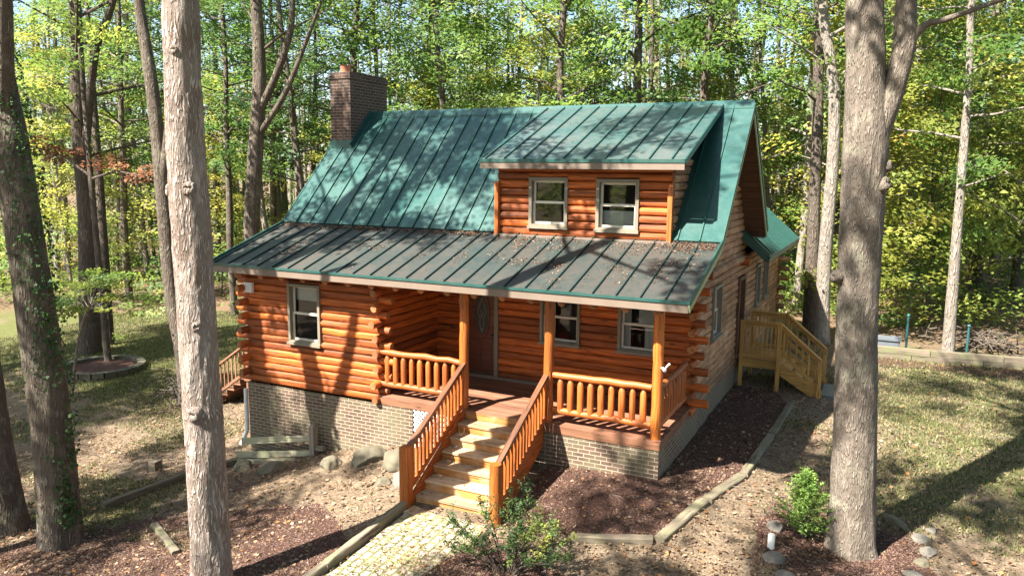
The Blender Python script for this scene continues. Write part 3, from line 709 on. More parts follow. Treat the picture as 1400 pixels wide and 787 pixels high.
m.box(cx0-.03, cx1+.03, cy0-.03, cy0-.004, zc(cy0)-.02, zc(cy0)+.22); m.beam((cx1+.02, cy0-.03, zc(cy0)+.06), (cx1+.02, RY, RZ+.09), .03, .2, (0, 0, 1)); m.build('chimney_flashing', M['roof'], ch)
# downspout at the left corner
m = MB(); m.tube([(-9.86, -.02, -.4), (-9.86, -.03, -1.4), (-9.95, -.15, -1.75)], .05, 8); m.build('downspout', M['white'], cabin, smooth='angle')
#@@PART2
# =================================================================== GROUND
def axis(lo, hi, fine, far, step):
    a = list(np.arange(lo, hi+1e-6, fine)); d = step; x = hi
    while x < far: x += d; d *= 1.22; a.append(x)
    x = lo; d = step
    while x > -far: x -= d; d *= 1.22; a.insert(0, x)
    return np.array(a)
ax = axis(-30, 12, .35, 330, .6); ay = axis(-9, 20, .35, 330, .6)
GX, GY = np.meshgrid(ax, ay); Z = hgt(GX, GY)
V = np.stack([GX, GY, Z], -1).reshape(-1, 3); nx, ny_ = len(ax), len(ay)
I = np.arange(nx*ny_).reshape(ny_, nx); F = np.stack([I[:-1,:-1], I[:-1,1:], I[1:,1:], I[1:,:-1]], -1).reshape(-1, 4)
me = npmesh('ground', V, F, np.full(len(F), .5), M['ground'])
def sm(a, b, x): t = np.clip((x-a)/(b-a), 0, 1); return t*t*(3-2*t)
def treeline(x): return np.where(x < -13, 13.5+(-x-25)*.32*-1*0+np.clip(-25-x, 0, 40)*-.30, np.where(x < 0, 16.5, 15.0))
def green_at(x, y):
    g = .38+.34*sm(2.2, 4.2, x)*sm(-2, 3, y)+.44*sm(-12, -17, x)*sm(0, 4, y)
    g = g-.26*sm(-10.5, -8, x)*sm(1.5, -1, x)*sm(-4.5, -2.5, y)
    g = g+.35*np.exp(-((x+9.6)**2+(y+3.4)**2)/3)-.12*sm(3.5, 1, np.hypot(x-.8, y+3))
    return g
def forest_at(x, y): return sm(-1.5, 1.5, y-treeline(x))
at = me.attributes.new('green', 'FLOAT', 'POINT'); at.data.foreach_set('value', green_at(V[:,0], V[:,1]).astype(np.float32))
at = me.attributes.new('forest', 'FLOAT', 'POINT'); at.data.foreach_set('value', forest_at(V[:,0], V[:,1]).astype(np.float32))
me.polygons.foreach_set('use_smooth', np.ones(len(F), bool))
g = bpy.data.objects.new('ground', me); COL.objects.link(g); tag(g, kind='structure')
def sheet(name, poly, mat, off=.02, jit=.08, cell=.3, kind='structure', uvrot=0):
    P = []
    for i in range(len(poly)):
        a, b = Vector((*poly[i], 0)), Vector((*poly[(i+1) % len(poly)], 0)); n = max(1, int((b-a).length/.22))
        for k in range(n):
            q = a.lerp(b, k/n); P.append(q+Vector((random.gauss(0, jit), random.gauss(0, jit), 0))*(1 if k else .3))
    bm = bmesh.new(); bm.faces.new([bm.verts.new(p) for p in P])
    xs = [p.x for p in P]; ys = [p.y for p in P]
    for k in range(int((max(xs)-min(xs))/cell)):
        bmesh.ops.bisect_plane(bm, geom=bm.verts[:]+bm.edges[:]+bm.faces[:], plane_co=(min(xs)+(k+.5)*cell, 0, 0), plane_no=(1, 0, 0))
    for k in range(int((max(ys)-min(ys))/cell)):
        bmesh.ops.bisect_plane(bm, geom=bm.verts[:]+bm.edges[:]+bm.faces[:], plane_co=(0, min(ys)+(k+.5)*cell, 0), plane_no=(0, 1, 0))
    uv = bm.loops.layers.uv.new('UVMap')
    for v in bm.verts: v.co.z = gz(v.co.x, v.co.y)+off
    for f in bm.faces:
        if f.normal.z < 0: f.normal_flip()
        for l in f.loops: l[uv].uv = (l.vert.co.y, l.vert.co.x)
    me = bpy.data.meshes.new(name); bm.to_mesh(me); bm.free(); me.materials.append(mat)
    o = bpy.data.objects.new(name, me); COL.objects.link(o); tag(o, kind=kind); return o
sheet('mulch_bed', [(-2.0,-.12),(.1,-.12),(.1,7.0),(1.2,6.9),(1.6,5.9),(1.31,1.14),(.61,-1.55),(-.6,-2.0),(-2.0,-2.1)], M['mulch'], .022, .03)
sheet('mulch_bed', [(-10.4,-5.2),(-8.6,-3.6),(-7.2,-3.0),(-5.6,-2.5),(-4.9,-2.9),(-4.1,-3.5),(-4.0,-8),(-11,-8)], M['mulch'], .022, .09)
c = (3.2, -.55); sheet('mulch_bed', [(c[0]+1.18*math.cos(t)*(1.05+.1*math.cos(2*t)), c[1]+1.15*math.sin(t)) for t in [2*math.pi*i/16 for i in range(16)]], M['mulch'], .022, .05)
sheet('mulch_bed', [(-2.35,-2.5),(-1.2,-2.55),(-.3,-3.2),(-.2,-4.2),(-.8,-6),(-2.5,-6),(-2.45,-3.9)], M['mulch'], .024, .07)
sheet('mulch_bed', [(3.2,11.4),(8,12.0),(14,11.6),(14,12.6),(8,12.9),(3.2,12.4)], M['mulch'], .022, .1)
sheet('paver_path', [(-3.80,-2.25),(-2.25,-2.25),(-2.2,-2.8),(-2.4,-3.6),(-2.5,-4.2),(-2.6,-8),(-3.88,-8)], M['paver'], .03, .02, .25)

# ---- litter, grass (stuff)
def scatter(name, C, size, mat, up=1.5, aspect=.7, fold=.12, lift=.006, label=None):
    C = C.copy(); C[:,2] += lift
    V, F = leaves(C, size, up, rng, aspect, fold)
    o = bpy.data.objects.new(name, npmesh(name, V, F, rng.uniform(0, 1, len(F)), mat)); COL.objects.link(o); tag(o, label, kind='stuff'); return o
def inside_house(x, y): return (x > WL-.05) & (x < WR+.05) & (y > -.15) & (y < 14.5) | (x > -3.95) & (x < -2.1) & (y > -2.0) & (y < 0)
n = 240000
x = rng.uniform(-16, 8, n); y = -6+rng.uniform(0, 1, n)**1.5*20
cl = np.array([mnoise.noise((a*.7, b*.7, 3.)) for a, b in zip(x, y)])
k = (~inside_house(x, y)) & (rng.uniform(-.75, .75, n) < cl) & (green_at(x, y) < rng.uniform(.3, 1.1, n))
x, y = x[k], y[k]
scatter('fallen_leaves', np.stack([x, y, hgt(x, y)+.025], -1), np.where(rng.uniform(0, 1, len(x)) < .16, .085, .036), M['dead'], label='dry brown leaves scattered over the yard and beds')
n = 420000
x = rng.uniform(-30, 10, n); y = -4.5+18.5*rng.uniform(0, 1, n)**1.1
cl = np.array([mnoise.noise((a*.5, b*.5, 9.))+.5*mnoise.noise((a*2, b*2, 1.)) for a, b in zip(x, y)])
k = (~inside_house(x, y)) & (green_at(x, y)+cl*.45 > .47+rng.normal(0, .08, n)) & ~((x > -.7) & (x < 1.6) & (y > -2) & (y < 7)) & (np.hypot(x-3.2, y+.55) > 1.3)
x, y = x[k], y[k]; N = len(x); z = hgt(x, y)
a = rng.uniform(0, 2*math.pi, N); L = rng.uniform(.03, .085, N); wd = rng.uniform(.008, .02, N); le = rng.normal(0, .03, (N, 2))
dx, dy = np.cos(a)*wd, np.sin(a)*wd
V = np.stack([np.stack([x-dx, y-dy, z], -1), np.stack([x+dx, y+dy, z], -1), np.stack([x+le[:,0], y+le[:,1], z+L], -1)], 1).reshape(-1, 3)
o = bpy.data.objects.new('grass', npmesh('grass', V, np.arange(N*3).reshape(N, 3), rng.uniform(0, 1, N), M['grass'])); COL.objects.link(o); tag(o, 'short thin green grass growing in patches on the lawn', kind='stuff')
def in_poly(x, y, poly):
    c = np.zeros(len(x), bool); j = len(poly)-1
    for i in range(len(poly)):
        (x1, y1), (x2, y2) = poly[i], poly[j]; k = ((y1 > y) != (y2 > y)) & (x < (x2-x1)*(y-y1)/(y2-y1+1e-12)+x1); c ^= k; j = i
    return c
CH_ = []
for poly, n in (([(-2.0,-.15),(.15,-.15),(.15,7.0),(1.2,6.9),(1.6,5.9),(1.31,1.14),(.61,-1.55),(-.6,-2.0),(-2.0,-2.1)], 60000), ([(-10.4,-5.2),(-8.6,-3.6),(-7.2,-3.0),(-5.6,-2.5),(-4.9,-2.9),(-4.1,-3.5),(-4.0,-6),(-11,-7)], 60000), ([(2,-1.6),(4.3,-1.6),(4.4,.6),(2,.6)], 24000), ([(-2.35,-2.5),(-1.2,-2.55),(-.3,-3.2),(-.2,-4.2),(-.8,-6),(-2.5,-6)], 20000)):
    px = np.array(poly); x = rng.uniform(px[:,0].min(), px[:,0].max(), n); y = rng.uniform(px[:,1].min(), px[:,1].max(), n); k = in_poly(x, y, poly) & ~inside_house(x, y); x, y = x[k]+rng.normal(0, .07, k.sum()), y[k]+rng.normal(0, .07, k.sum()); k = ~inside_house(x, y); CH_.append(np.stack([x[k], y[k], hgt(x[k], y[k])+.03], -1))
scatter('mulch_chips', np.concatenate(CH_), .038, M['chips'], 1.0, .3, .05, 0, 'loose brown mulch chips spilling over the beds')
m = MB()
for i in range(900):
    x, y = random.uniform(-14, 7), random.uniform(-5, 11)
    if inside_house(np.array([x]), np.array([y]))[0]: continue
    a = random.uniform(0, 6.3); L = random.uniform(.08, .4); d = Vector((math.cos(a), math.sin(a), 0))*L; c = Vector((x, y, gz(x, y)+.025)); m.cur = random.random(); m.tube([c-d*.5, c+Vector((random.gauss(0, .02), random.gauss(0, .02), .01)), c+d*.5], [.006, .005, .003], 4, False)
tag(m.build('fallen_twigs', M['bark_light']), 'thin dry twigs lying over the yard', kind='stuff')
# debris on the roofs: lies on the sheet metal
def roof_pts(n, x0, x1, f, y0, y1, nz): 
    pass
C = []
def put(cx, cy, sx, sy, n, zf):
    q = np.stack([rng.normal(cx, sx, n), rng.normal(cy, sy, n)], -1); q = q[(q[:,0] > XL+.05) & (q[:,0] < XR-.06)]
    z = np.array([zf(v) for v in q[:,1]]); C.append(np.stack([q[:,0], q[:,1], z+.012+np.abs(rng.normal(0, .012, len(q)))], -1))
lowz = lambda y: roof_z(min(max(y, EY), BY-.02))+.004
def lowput(cx, cy, sx, sy, n):
    q = np.stack([rng.normal(cx, sx, n), rng.normal(cy, sy, n)], -1); q = q[(q[:,0] > XL+.05) & (q[:,0] < XR-.06) & (q[:,1] > EY+.02) & (q[:,1] < BY-.05)]
    C.append(np.stack([q[:,0], q[:,1], np.array([lowz(v) for v in q[:,1]])+np.abs(rng.normal(.006, .012, len(q)))], -1))
for i in range(64): lowput(rng.uniform(XL, DX0), BY-.16+rng.normal(0, .04), .16, .05, 42)
for i in range(16): lowput(rng.uniform(DX1, XR), BY-.2+rng.normal(0, .06), .15, .09, 60)
for i in range(30): lowput(rng.uniform(DX0, DX1), 1.55+rng.normal(0, .05), .2, .06, 16)
for i in range(34): lowput(rng.uniform(XL+1, XR), rng.uniform(-.3, 1.6), .09, .16, int(rng.integers(6, 60)))
for i in range(16): lowput(rng.uniform(-3.5, XR), rng.uniform(.2, 1.6), .16, .10, int(rng.integers(20, 70)))
lowput(-4, .9, 6, 1.2, 260)
for i in range(14):
    cx_, cy_ = rng.uniform(dxa+.3, dxb-.3), rng.uniform(1.5, 4.2); q = np.stack([rng.normal(cx_, .12, 9), rng.normal(cy_, .1, 9)], -1); q = q[(q[:,0] > dxa+.1) & (q[:,0] < dxb-.1) & (q[:,1] > 1.42)]
    C.append(np.stack([q[:,0], q[:,1], 4.93+(q[:,1]-1.38)*(6.19-4.93)/3.2+.052], -1))
q = np.stack([rng.uniform(XL+.1, DX0-.2, 160), rng.uniform(BY, RY-.2, 160)], -1)
C.append(np.stack([q[:,0], q[:,1], z_(q[:,1])+.075], -1))
C = np.concatenate(C)
V, F = leaves(C, .052, 1.8, rng, .30, .1)
o = bpy.data.objects.new('roof_leaf_litter', npmesh('roof_leaf_litter', V, F, rng.uniform(0, 1, len(F)), M['needles'])); COL.objects.link(o); tag(o, 'brown leaf litter and needles lying on the porch roof', kind='stuff')
# leaves on stairs
C = []
for i in range(60):
    st = rng.integers(0, NR-1); xx = rng.uniform(sx0+.05, sx1-.05); yy = -.118-RUN*st-rng.uniform(.05, .28); C.append((xx, yy, -RH*(st+1)+.012))
scatter('stair_leaves', np.array(C), .05, M['dead'], 2.5, .6, .1, 0, 'few dry leaves lying on the porch steps')

# =================================================================== YARD THINGS
def rock(name, x, y, sx, sy, sz, label, mat, group=None, rot=None):
    bm = bmesh.new(); bmesh.ops.create_icosphere(bm, subdivisions=4, radius=1); o_ = random.random()*50
    a = random.random()*6 if rot is None else rot
    cuts = [(Vector((random.gauss(0,1), random.gauss(0,1), random.gauss(0,.7))).normalized(), random.uniform(.66, .86)) for _ in range(8)]
    for v in bm.verts:
        p = v.co.copy()
        for nn, d in cuts:
            e = p.dot(nn)-d
            if e > 0: p -= nn*e
        p *= 1+.10*mnoise.fractal(p*2.2+Vector((o_, 0, 0)), 1., 2., 4)
        v.co = p
    for f in bm.faces: f.smooth = True
    me = bpy.data.meshes.new(name); bm.transform(Matrix.Rotation(a, 4, 'Z') @ Matrix.Diagonal((sx, sy, sz, 1))); bm.to_mesh(me); bm.free(); me.materials.append(mat)
    o = bpy.data.objects.new(name, me); COL.objects.link(o); o.location = (x, y, gz(x, y)+sz*.08); return tag(o, label, 'rock', group)
G1 = 'boulders along the brick foundation'
rock('boulder', -5.75, -.75, .42, .30, .26, 'rounded boulder before the brick wall, midway between fence post and porch stairs', M['stone'], G1)
rock('boulder', -5.05, -.80, .40, .30, .28, 'rounded boulder before the brick wall, nearest the white lattice', M['stone'], G1)
rock('boulder', -4.42, -1.40, .25, .24, .28, 'pale square boulder tucked beside the left stair newel post', M['palestone'], G1)
rock('boulder', -6.55, -1.0, .36, .22, .18, 'low grey boulder in the leaf litter right of the fence post', M['stone'], G1)
rock('boulder', -4.85, -1.55, .18, .15, .12, 'small grey stone lying just left of the pale square boulder', M['stone'], G1)
rock('boulder', -8.0, -1.15, .34, .25, .18, 'flat mossy stone in front of the split rail fence', M['stone'], G1)
rock('boulder', -9.0, -1.0, .26, .22, .16, 'dark stone at the far left end of the split rail fence', M['stone'], G1)
G2 = 'stones edging the mulch ring around the big right trunk'
for (xx, yy, a, b, c_, lb, mt) in ((3.95,.95,.36,.12,.09,'long flat stone behind the big right trunk at its mulch ring','stone'), (4.32,.50,.17,.14,.11,'blue grey edging stone at the right rim of the trunk mulch ring','palestone'), (4.42,.12,.16,.13,.10,'squarish pale edging stone, second down the right rim of the ring','palestone'),
    (4.33,-.28,.14,.12,.09,'small dull edging stone, third down the right rim of the ring','stone'), (4.22,-.75,.17,.14,.1,'pale edging stone near the bottom right of the trunk mulch ring','palestone'), (2.18,-.42,.16,.13,.12,'grey stone just behind the white stub post','palestone'), (2.26,-1.32,.16,.2,.15,'chunky white stone below the white stub post','palestone'), (2.52,-1.75,.22,.15,.12,'pale stone at the bottom edge of the trunk mulch ring','palestone'), (4.5,.95,.10,.08,.06,'small pale stone lying outside the mulch ring rim','palestone')):
    rock('edging_stone', xx, yy, a, b, c_, lb, M[mt], G2)
m = MB(); m.tube([(2.2, -1.04, -1.14), (2.2, -1.04, -.87), (2.2, -1.04, -.855)], [.055, .055, .045], 12); tag(m.build('stub_post', M['white'], smooth='angle'), 'short white stub post beside the small cedar', 'post')

def timber(name, pts, w, h, label, group=None, mat=None, sink=.05, cat='timber', seg=.5):
    m = MB(); m.cur = random.random()
    P = [Vector(p) for p in pts]
    for a, b in zip(P[:-1], P[1:]):
        n = max(1, int((b-a).length/seg))
        q0 = a
        A_ = Vector((a.x, a.y, gz(a.x, a.y)+h/2-sink)); B_ = Vector((b.x, b.y, gz(b.x, b.y)+h/2-sink)); L_ = (B_-A_).length; n_ = max(3, int(L_/.18)); hd = (B_-A_).normalized(); sd = hd.cross(Vector((0,0,1))).normalized(); i0 = len(m.v); o_ = random.random()*9
        for i in range(n_+1):
            c_ = A_.lerp(B_, i/n_)
            for k, (p_, q_) in enumerate(((-1,-1),(-1,.7),(-.75,1),(.75,1),(1,.7),(1,-1))): m.v.append(tuple(c_+sd*(p_*w/2+random.gauss(0, .005))+Vector((0, 0, q_*h/2+random.gauss(0, .005)))))
        for i in range(n_):
            for k in range(6): j = (k+1) % 6; m.f.append((i0+i*6+k, i0+i*6+j, i0+i*6+6+j, i0+i*6+6+k)); u0, u1 = o_+L_*i/n_, o_+L_*(i+1)/n_; m.uv.append([(u0, o_+k*.06), (u0, o_+k*.06+.06), (u1, o_+k*.06+.06), (u1, o_+k*.06)]); m.r.append(m.cur); m.mi.append(0)
        for e in (0, n_): m.f.append(tuple(i0+e*6+k for k in range(6))); m.uv.append([(k*.05, k*.02) for k in range(6)]); m.r.append(m.cur); m.mi.append(0)
    o = m.build(name, mat or M['timber'], bevel=.012); return tag(o, label, cat, group)
G3 = 'landscape timbers edging the beds'
timber('landscape_timber', [(-3.93,-2.2),(-3.97,-4.3)], .15, .20, 'long sunlit timber edging the left side of the paver path', G3)
timber('landscape_timber', [(-3.97,-4.32),(-4.02,-7.2)], .15, .20, 'near timber continuing the path edging out of the bottom', G3)
timber('landscape_timber', [(-.75,-2.12),(.50,-1.72)], .16, .15, 'short front timber closing the right mulch bed behind the shrub', G3)
timber('landscape_timber', [(.58,-1.70),(.98,-.3)], .2, .14, 'corner timber of the right mulch bed nearest the camera', G3)
timber('landscape_timber', [(1.0,-.25),(1.33,1.3)], .2, .125, 'middle timber along the right mulch bed edge', G3)
timber('landscape_timber', [(1.345,1.34),(1.52,3.7)], .17, .12, 'mossy timber beyond the middle one along the right bed', G3)
timber('landscape_timber', [(1.53,3.74),(1.64,6.1)], .16, .12, 'far timber of the right mulch bed near the side deck', G3)
timber('landscape_timber', [(-10.25,-3.56),(-10.02,-1.64)], .14, .2, 'dark timber edging the mossy terrace left of the pale trunk', G3)
timber('landscape_timber', [(-10.0,-1.6),(-9.5,-.7)], .14, .2, 'dark terrace timber running behind the pale trunk to the house', G3)
timber('landscape_timber', [(-8.3,-3.9),(-6.9,-4.6)], .14, .14, 'half buried timber in the mulch behind the pale trunk', G3)
m = MB(); m.box(-11.5,-11.28,-1.5,-1.3,-2.4,-1.97); tag(m.build('wood_stub', M['timber'], bevel=.02), 'short square wooden stub standing alone on the left lawn', 'stub')
# right rear low retaining wall of big timbers
wall = thing('retaining_wall', 'long low grey timber wall edging the right lawn before the woods', 'low wall', (3.5, 12.7, -.8))
xs = [2.4, 4.3, 6.2, 8.1, 10.2, 12.5]
for lv in range(2):
    for a, b in zip(xs[:-1], xs[1:]):
        f = lambda x: 12.62+(x-3.5)*.135
        m = MB(); m.cur = random.random(); m.beam((a+lv*.5, f(a+lv*.5), gz(a, f(a))+.06+lv*.18), (b+lv*.5-.02, f(b+lv*.5), gz(b, f(b))+.06+lv*.18), .2, .175); m.build('wall_timber', M['timber'], wall, bevel=.012)
for (xx, yy, lb, top) in ((4.16, 13.75, 'teal metal pole nearer the big trunk behind the timber wall', 1.15), (5.83, 13.95, 'teal metal pole by the brush pile behind the timber wall', .95)):
    p_ = thing('fence_pole', lb, 'pole', (xx, yy, gz(xx, yy)), 'teal poles behind the timber wall')
    m = MB(); m.tube([(xx, yy, gz(xx, yy)-.1), (xx, yy, gz(xx, yy)+top)], .036, 8); m.build('pole', M['teal'], p_, smooth='angle')
    m = MB(); m.tube([(xx, yy, gz(xx, yy)+top), (xx, yy, gz(xx, yy)+top+.03), (xx, yy, gz(xx, yy)+top+.06)], [.055, .055, .02], 8); m.build('cap', M['teal'], p_, smooth='angle')
bx = thing('utility_box', 'low grey metal box behind the timber wall beside a teal pole', 'box', (3.55, 13.75, gz(3.55, 13.75)))
z0 = gz(3.55, 13.75); m = MB(); m.box(3.1, 3.98, 13.5, 14.0, z0-.05, z0+.34); m.build('body', M['greybox'], bx, bevel=.02)
m = MB(); m.box(3.06, 4.02, 13.46, 14.04, z0+.341, z0+.40); m.build('lid', M['greybox'], bx, bevel=.02)
m = MB()
for i in range(70):
    a = Vector((6.6+random.gauss(0, .7), 15.2+random.gauss(0, .5), 0)); a.z = gz(a.x, a.y)+random.uniform(0, .5); d = Vector((random.gauss(0, 1), random.gauss(0, .5), random.gauss(.1, .3))).normalized()*random.uniform(.5, 1.6)
    m.cur = random.random(); m.tube([a-d*.5, a+Vector((0,0,.05)), a+d*.5], [.025, .02, .01], 5)
tag(m.build('brush_pile', M['bark_grey'], smooth=True), 'heap of pale dead branches at the edge of the woods', 'brush pile')
m = MB()
for i in range(90):
    a = Vector((-15.6+random.gauss(0, .5), 3.1+random.gauss(0, .4), 0)); a.z = gz(a.x, a.y)+random.uniform(0, .6); d = Vector((random.gauss(0, 1), random.gauss(0, .5), random.gauss(.1, .35))).normalized()*random.uniform(.4, 1.1)
    m.cur = random.random(); m.tube([a-d*.5, a+Vector((0,0,.05)), a+d*.5], [.02, .018, .008], 5)
tag(m.build('brush_pile', M['bark_forest'], smooth=True), 'low brown brush heap on the lawn left of the pale trunk', 'brush pile')

# split rail fence
fe = thing('split_rail_fence', 'weathered split rail fence in front of the brick foundation', 'fence', (-8.5, -.45, -1.8))
fx, fy2 = -7.62, -.30; g0 = gz(fx, fy2)
m = MB(); m.cur = .6; m.beam((fx, fy2, g0-.2), (fx+.01, fy2, g0+.66), .13, .15, (0, 1, 0)); m.beam((fx+.01, fy2, g0+.66), (fx+.01, fy2, g0+.72), .13, .15, (0, 1, 0), taper=.6); m.build('post', M['greywood'], fe, bevel=.012)
for (a, b) in (((-9.62, -.42, -1.52), (fx+.02, -.30, g0+.40)), ((-9.75, -.48, -1.86), (fx+.02, -.32, g0+.06)), ((-10.1, -.85, -2.0), (-7.95, -.52, -1.66))):
    m = MB(); m.cur = random.random(); m.beam(a, b, .07, .15, (0, .25, 1), taper=.9); m.build('rail', M['fence_rail'], fe, bevel=.02)
m = MB(); m.cur = .3; m.beam((fx+.03, -.30, g0+.18), (fx+.28, -.28, g0+.2), .08, .1); m.build('rail', M['greywood'], fe, bevel=.02)

# ---- side deck on the right
dk = thing('side_deck', 'raised yellow wooden deck with railings and steps at the side door', 'deck', (.7, 7.9, -.76))
D0, D1, E0, E1 = WR+.09, 1.22, 7.1, 8.55
m = MB()
for k in range(10):
    m.cur = random.random(); y0 = E0-.04+k*(E1-E0+.08)/10; m.box(D0, D1, y0+.004, y0+.147, -.035, -.002)
m.build('platform', M['pine'], dk, bevel=.004)
m = MB(); m.box(D0, D1, E0, E0+.04, -.22, -.037); m.box(D1-.04, D1, E0+.04, E1, -.22, -.037); m.box(D0, D1, E1-.04, E1, -.219, -.038); m.build('rim_joist', M['pine'], dk, bevel=.005)
for (x, y) in ((D0+.06, E0-.046), (D1-.05, E0-.046), (D0+.06, E1+.046), (D1-.05, E1+.046)):
    m = MB(); m.cur = random.random(); m.beam((x, y, gz(x, y)-.2), (x, y, 1.0), .09, .09, (0, 1, 0)); m.build('post', M['pine'], dk, bevel=.005)
def pine_rail(p0, p1, n, z0=.08, z1=.98, par=dk):
    p0 = Vector(p0); p1 = Vector(p1); m = MB(); u = Vector((0,0,1)); m.beam(p0+u*z1, p1+u*z1, .14, .035); m.beam(p0+u*(z1-.07), p1+u*(z1-.07), .035, .09); r_ = m.build('railing', M['pine'], par, bevel=.004)
    m = MB(); m.beam(p0+u*z0, p1+u*z0, .035, .09); m.build('bottom_rail', M['pine'], r_, bevel=.004)
    for i in range(n):
        q = p0.lerp(p1, (i+.5)/n); m = MB(); m.cur = random.random(); m.beam(q+u*(z0+.045), q+u*(z1-.115), .035, .035, (0, 1, 0)); m.build('baluster', M['pine'], r_)
pine_rail((D0+.1, E0-.03, 0), (D1-.09, E0-.03, 0), 8); pine_rail((D0+.1, E1+.03, 0), (D1-.09, E1+.03, 0), 8)
sg = gz(2.2, 7.8); nr = 4; rh = (0-sg)/nr; run = .25
for i in range(nr-1):
    m = MB(); m.cur = random.random(); m.box(D1+run*i-.0, D1+run*(i+1)+.02, E0+.02, E1-.02, -rh*(i+1)-.04, -rh*(i+1)); m.build('tread', M['pine'], dk, bevel=.005)
for y in (E0-.02, E1-.02):
    m = MB(); P = [(D1+.003, y, -.1), (D1+.003, y, -.36), (D1+run*nr-.22, y, sg-.02), (D1+run*nr+.02, y, sg-.02), (D1+run*nr+.02, y, sg+.16), (D1+.06, y, -.05)]
    Q = [(a, b+.04, c) for a, b, c in P]; m.face(P, [(a, c) for a, b, c in P]); m.face(Q[::-1], [(a, c) for a, b, c in Q[::-1]])
    for k in range(len(P)): j = (k+1) % len(P); m.face([P[k], Q[k], Q[j], P[j]][::-1])
    m.build('stringer', M['pine'], dk)
    yy = y+.02; xe = D1+run*nr-.06
    m = MB(); m.cur = .6; m.beam((xe, yy-.05 if y < 8 else yy+.05, sg-.1), (xe, yy-.05 if y < 8 else yy+.05, sg+.93), .09, .09, (0, 1, 0)); m.build('post', M['pine'], dk, bevel=.005)
    a = Vector((D1-.05, yy, .98)); b = Vector((xe+.03, yy, sg+.95)); m = MB(); m.beam(a, b, .14, .035); m.beam(a-Vector((0,0,.07)), b-Vector((0,0,.07)), .035, .09); r_ = m.build('stair_railing', M['pine'], dk, bevel=.004)
    m = MB(); m.beam(a-Vector((0,0,.72)), b-Vector((0,0,.72)), .035, .09); m.build('bottom_rail', M['pine'], r_, bevel=.004)
    for i in range(6):
        q = a.lerp(b, (i+.7)/6.6); m = MB(); m.cur = random.random(); m.beam(q-Vector((0,0,.69)), q-Vector((0,0,.1)), .035, .035, (0, 1, 0)); m.build('baluster', M['pine'], r_)
m = MB(); m.box(2.2, 2.7, 7.2, 8.4, sg-.06, sg+.05); tag(m.build('step_slab', M['greybox'], bevel=.01), 'grey slab at the foot of the side deck steps', 'slab')
# ---- left rear deck and stairs
ld = thing('back_deck', 'brown wooden deck and steps beyond the left corner of the cabin', 'deck', (-12, 4.8, -2.3))
m = MB()
for k in range(16): m.cur = random.random(); m.box(-13.2, WL-.1, 3.25+k*.2, 3.25+k*.2+.194, -1.24, -1.2)
m.build('platform', M['deck'], ld); m = MB(); m.box(-13.2, WL-.1, 3.21, 3.249, -1.44, -1.2); m.box(-13.24, -13.2, 3.21, 6.5, -1.44, -1.2); m.build('rim_joist', M['rim'], ld)
for (x, y) in ((-13.15, 3.3), (-13.15, 6.4), (-11.4, 3.3)):
    m = MB(); m.beam((x, y, -2.5), (x, y, -.25), .1, .1, (0, 1, 0)); m.build('post', M['deck'], ld)
def drail(a, b, n, h=.92):
    a = Vector(a); b = Vector(b); u = Vector((0,0,1)); m = MB(); m.beam(a+u*h, b+u*h, .12, .045); r_ = m.build('railing', M['deck'], ld); m = MB(); m.beam(a+u*.1, b+u*.1, .04, .08); m.build('bottom_rail', M['deck'], r_)
    for i in range(n): q = a.lerp(b, (i+.5)/n); m = MB(); m.beam(q+u*.12, q+u*(h-.03), .035, .035, (0, 1, 0)); m.build('baluster', M['deck'], r_)
drail((-13.15, 6.4, -1.2), (WL-.1, 6.4, -1.2), 22); drail((-13.1, 3.3, -1.2), (-14.5, 3.3, -2.15), 9); drail((-13.1, 3.3, -1.2), (-11.4, 3.3, -1.2), 10); drail((-13.1, 4.4, -1.2), (-14.5, 4.4, -2.15), 9)
for i in range(5):
    m = MB(); m.cur = random.random(); m.box(-13.24-.27*(i+1), -13.24-.27*i+.02, 3.3, 4.4, -1.2-.2*(i+1)-.04, -1.2-.2*(i+1)); m.build('tread', M['deck'], ld)
    m = MB(); m.box(-13.24-.27*i-.02, -13.24-.27*i, 3.3, 4.4, -1.2-.2*(i+1), -1.2-.2*i-.041); m.build('riser', M['rim'], ld)
m = MB()
for s in (-1, 1):
    for k in range(-9, 22):
        a = -11.4+k*.08
        z0, z1 = -2.3, -1.45; xa, xb = (a, a+.85) if s > 0 else (a+.85, a); xa_, xb_ = xa, xb
        t0 = 0; t1 = 1
        if -11.4 <= min(xa, xb) and max(xa, xb) <= -9.8: m.beam((xa, 3.2+(.01 if s > 0 else 0), z0), (xb, 3.2+(.01 if s > 0 else 0), z1), .006, .03, (s, 0, -1))
m.build('lattice_panel', M['pine'], ld)
# ---- ring planter
rp = thing('ring_planter', 'round low stone planter ring on the left lawn', 'planter', (-21.0, 4.2, -2.35))
m = MB()
for lv in range(2):
    for k in range(22):
        t = 2*math.pi*(k+.5*lv)/22; c = Vector((-21.0+1.28*math.cos(t), 4.2+1.28*math.sin(t), -2.38+lv*.19)); tg = Vector((-math.sin(t), math.cos(t), 0)); m.cur = random.random(); m.beam(c-tg*.175, c+tg*.175, .24, .19)
m.build('stone_ring', M['darkstone'], rp, bevel=.02)
m = MB(); m.face([(-21+1.2*math.cos(2*math.pi*k/24), 4.2+1.2*math.sin(2*math.pi*k/24), -2.20) for k in range(24)]); m.build('soil', M['mulch'], rp)

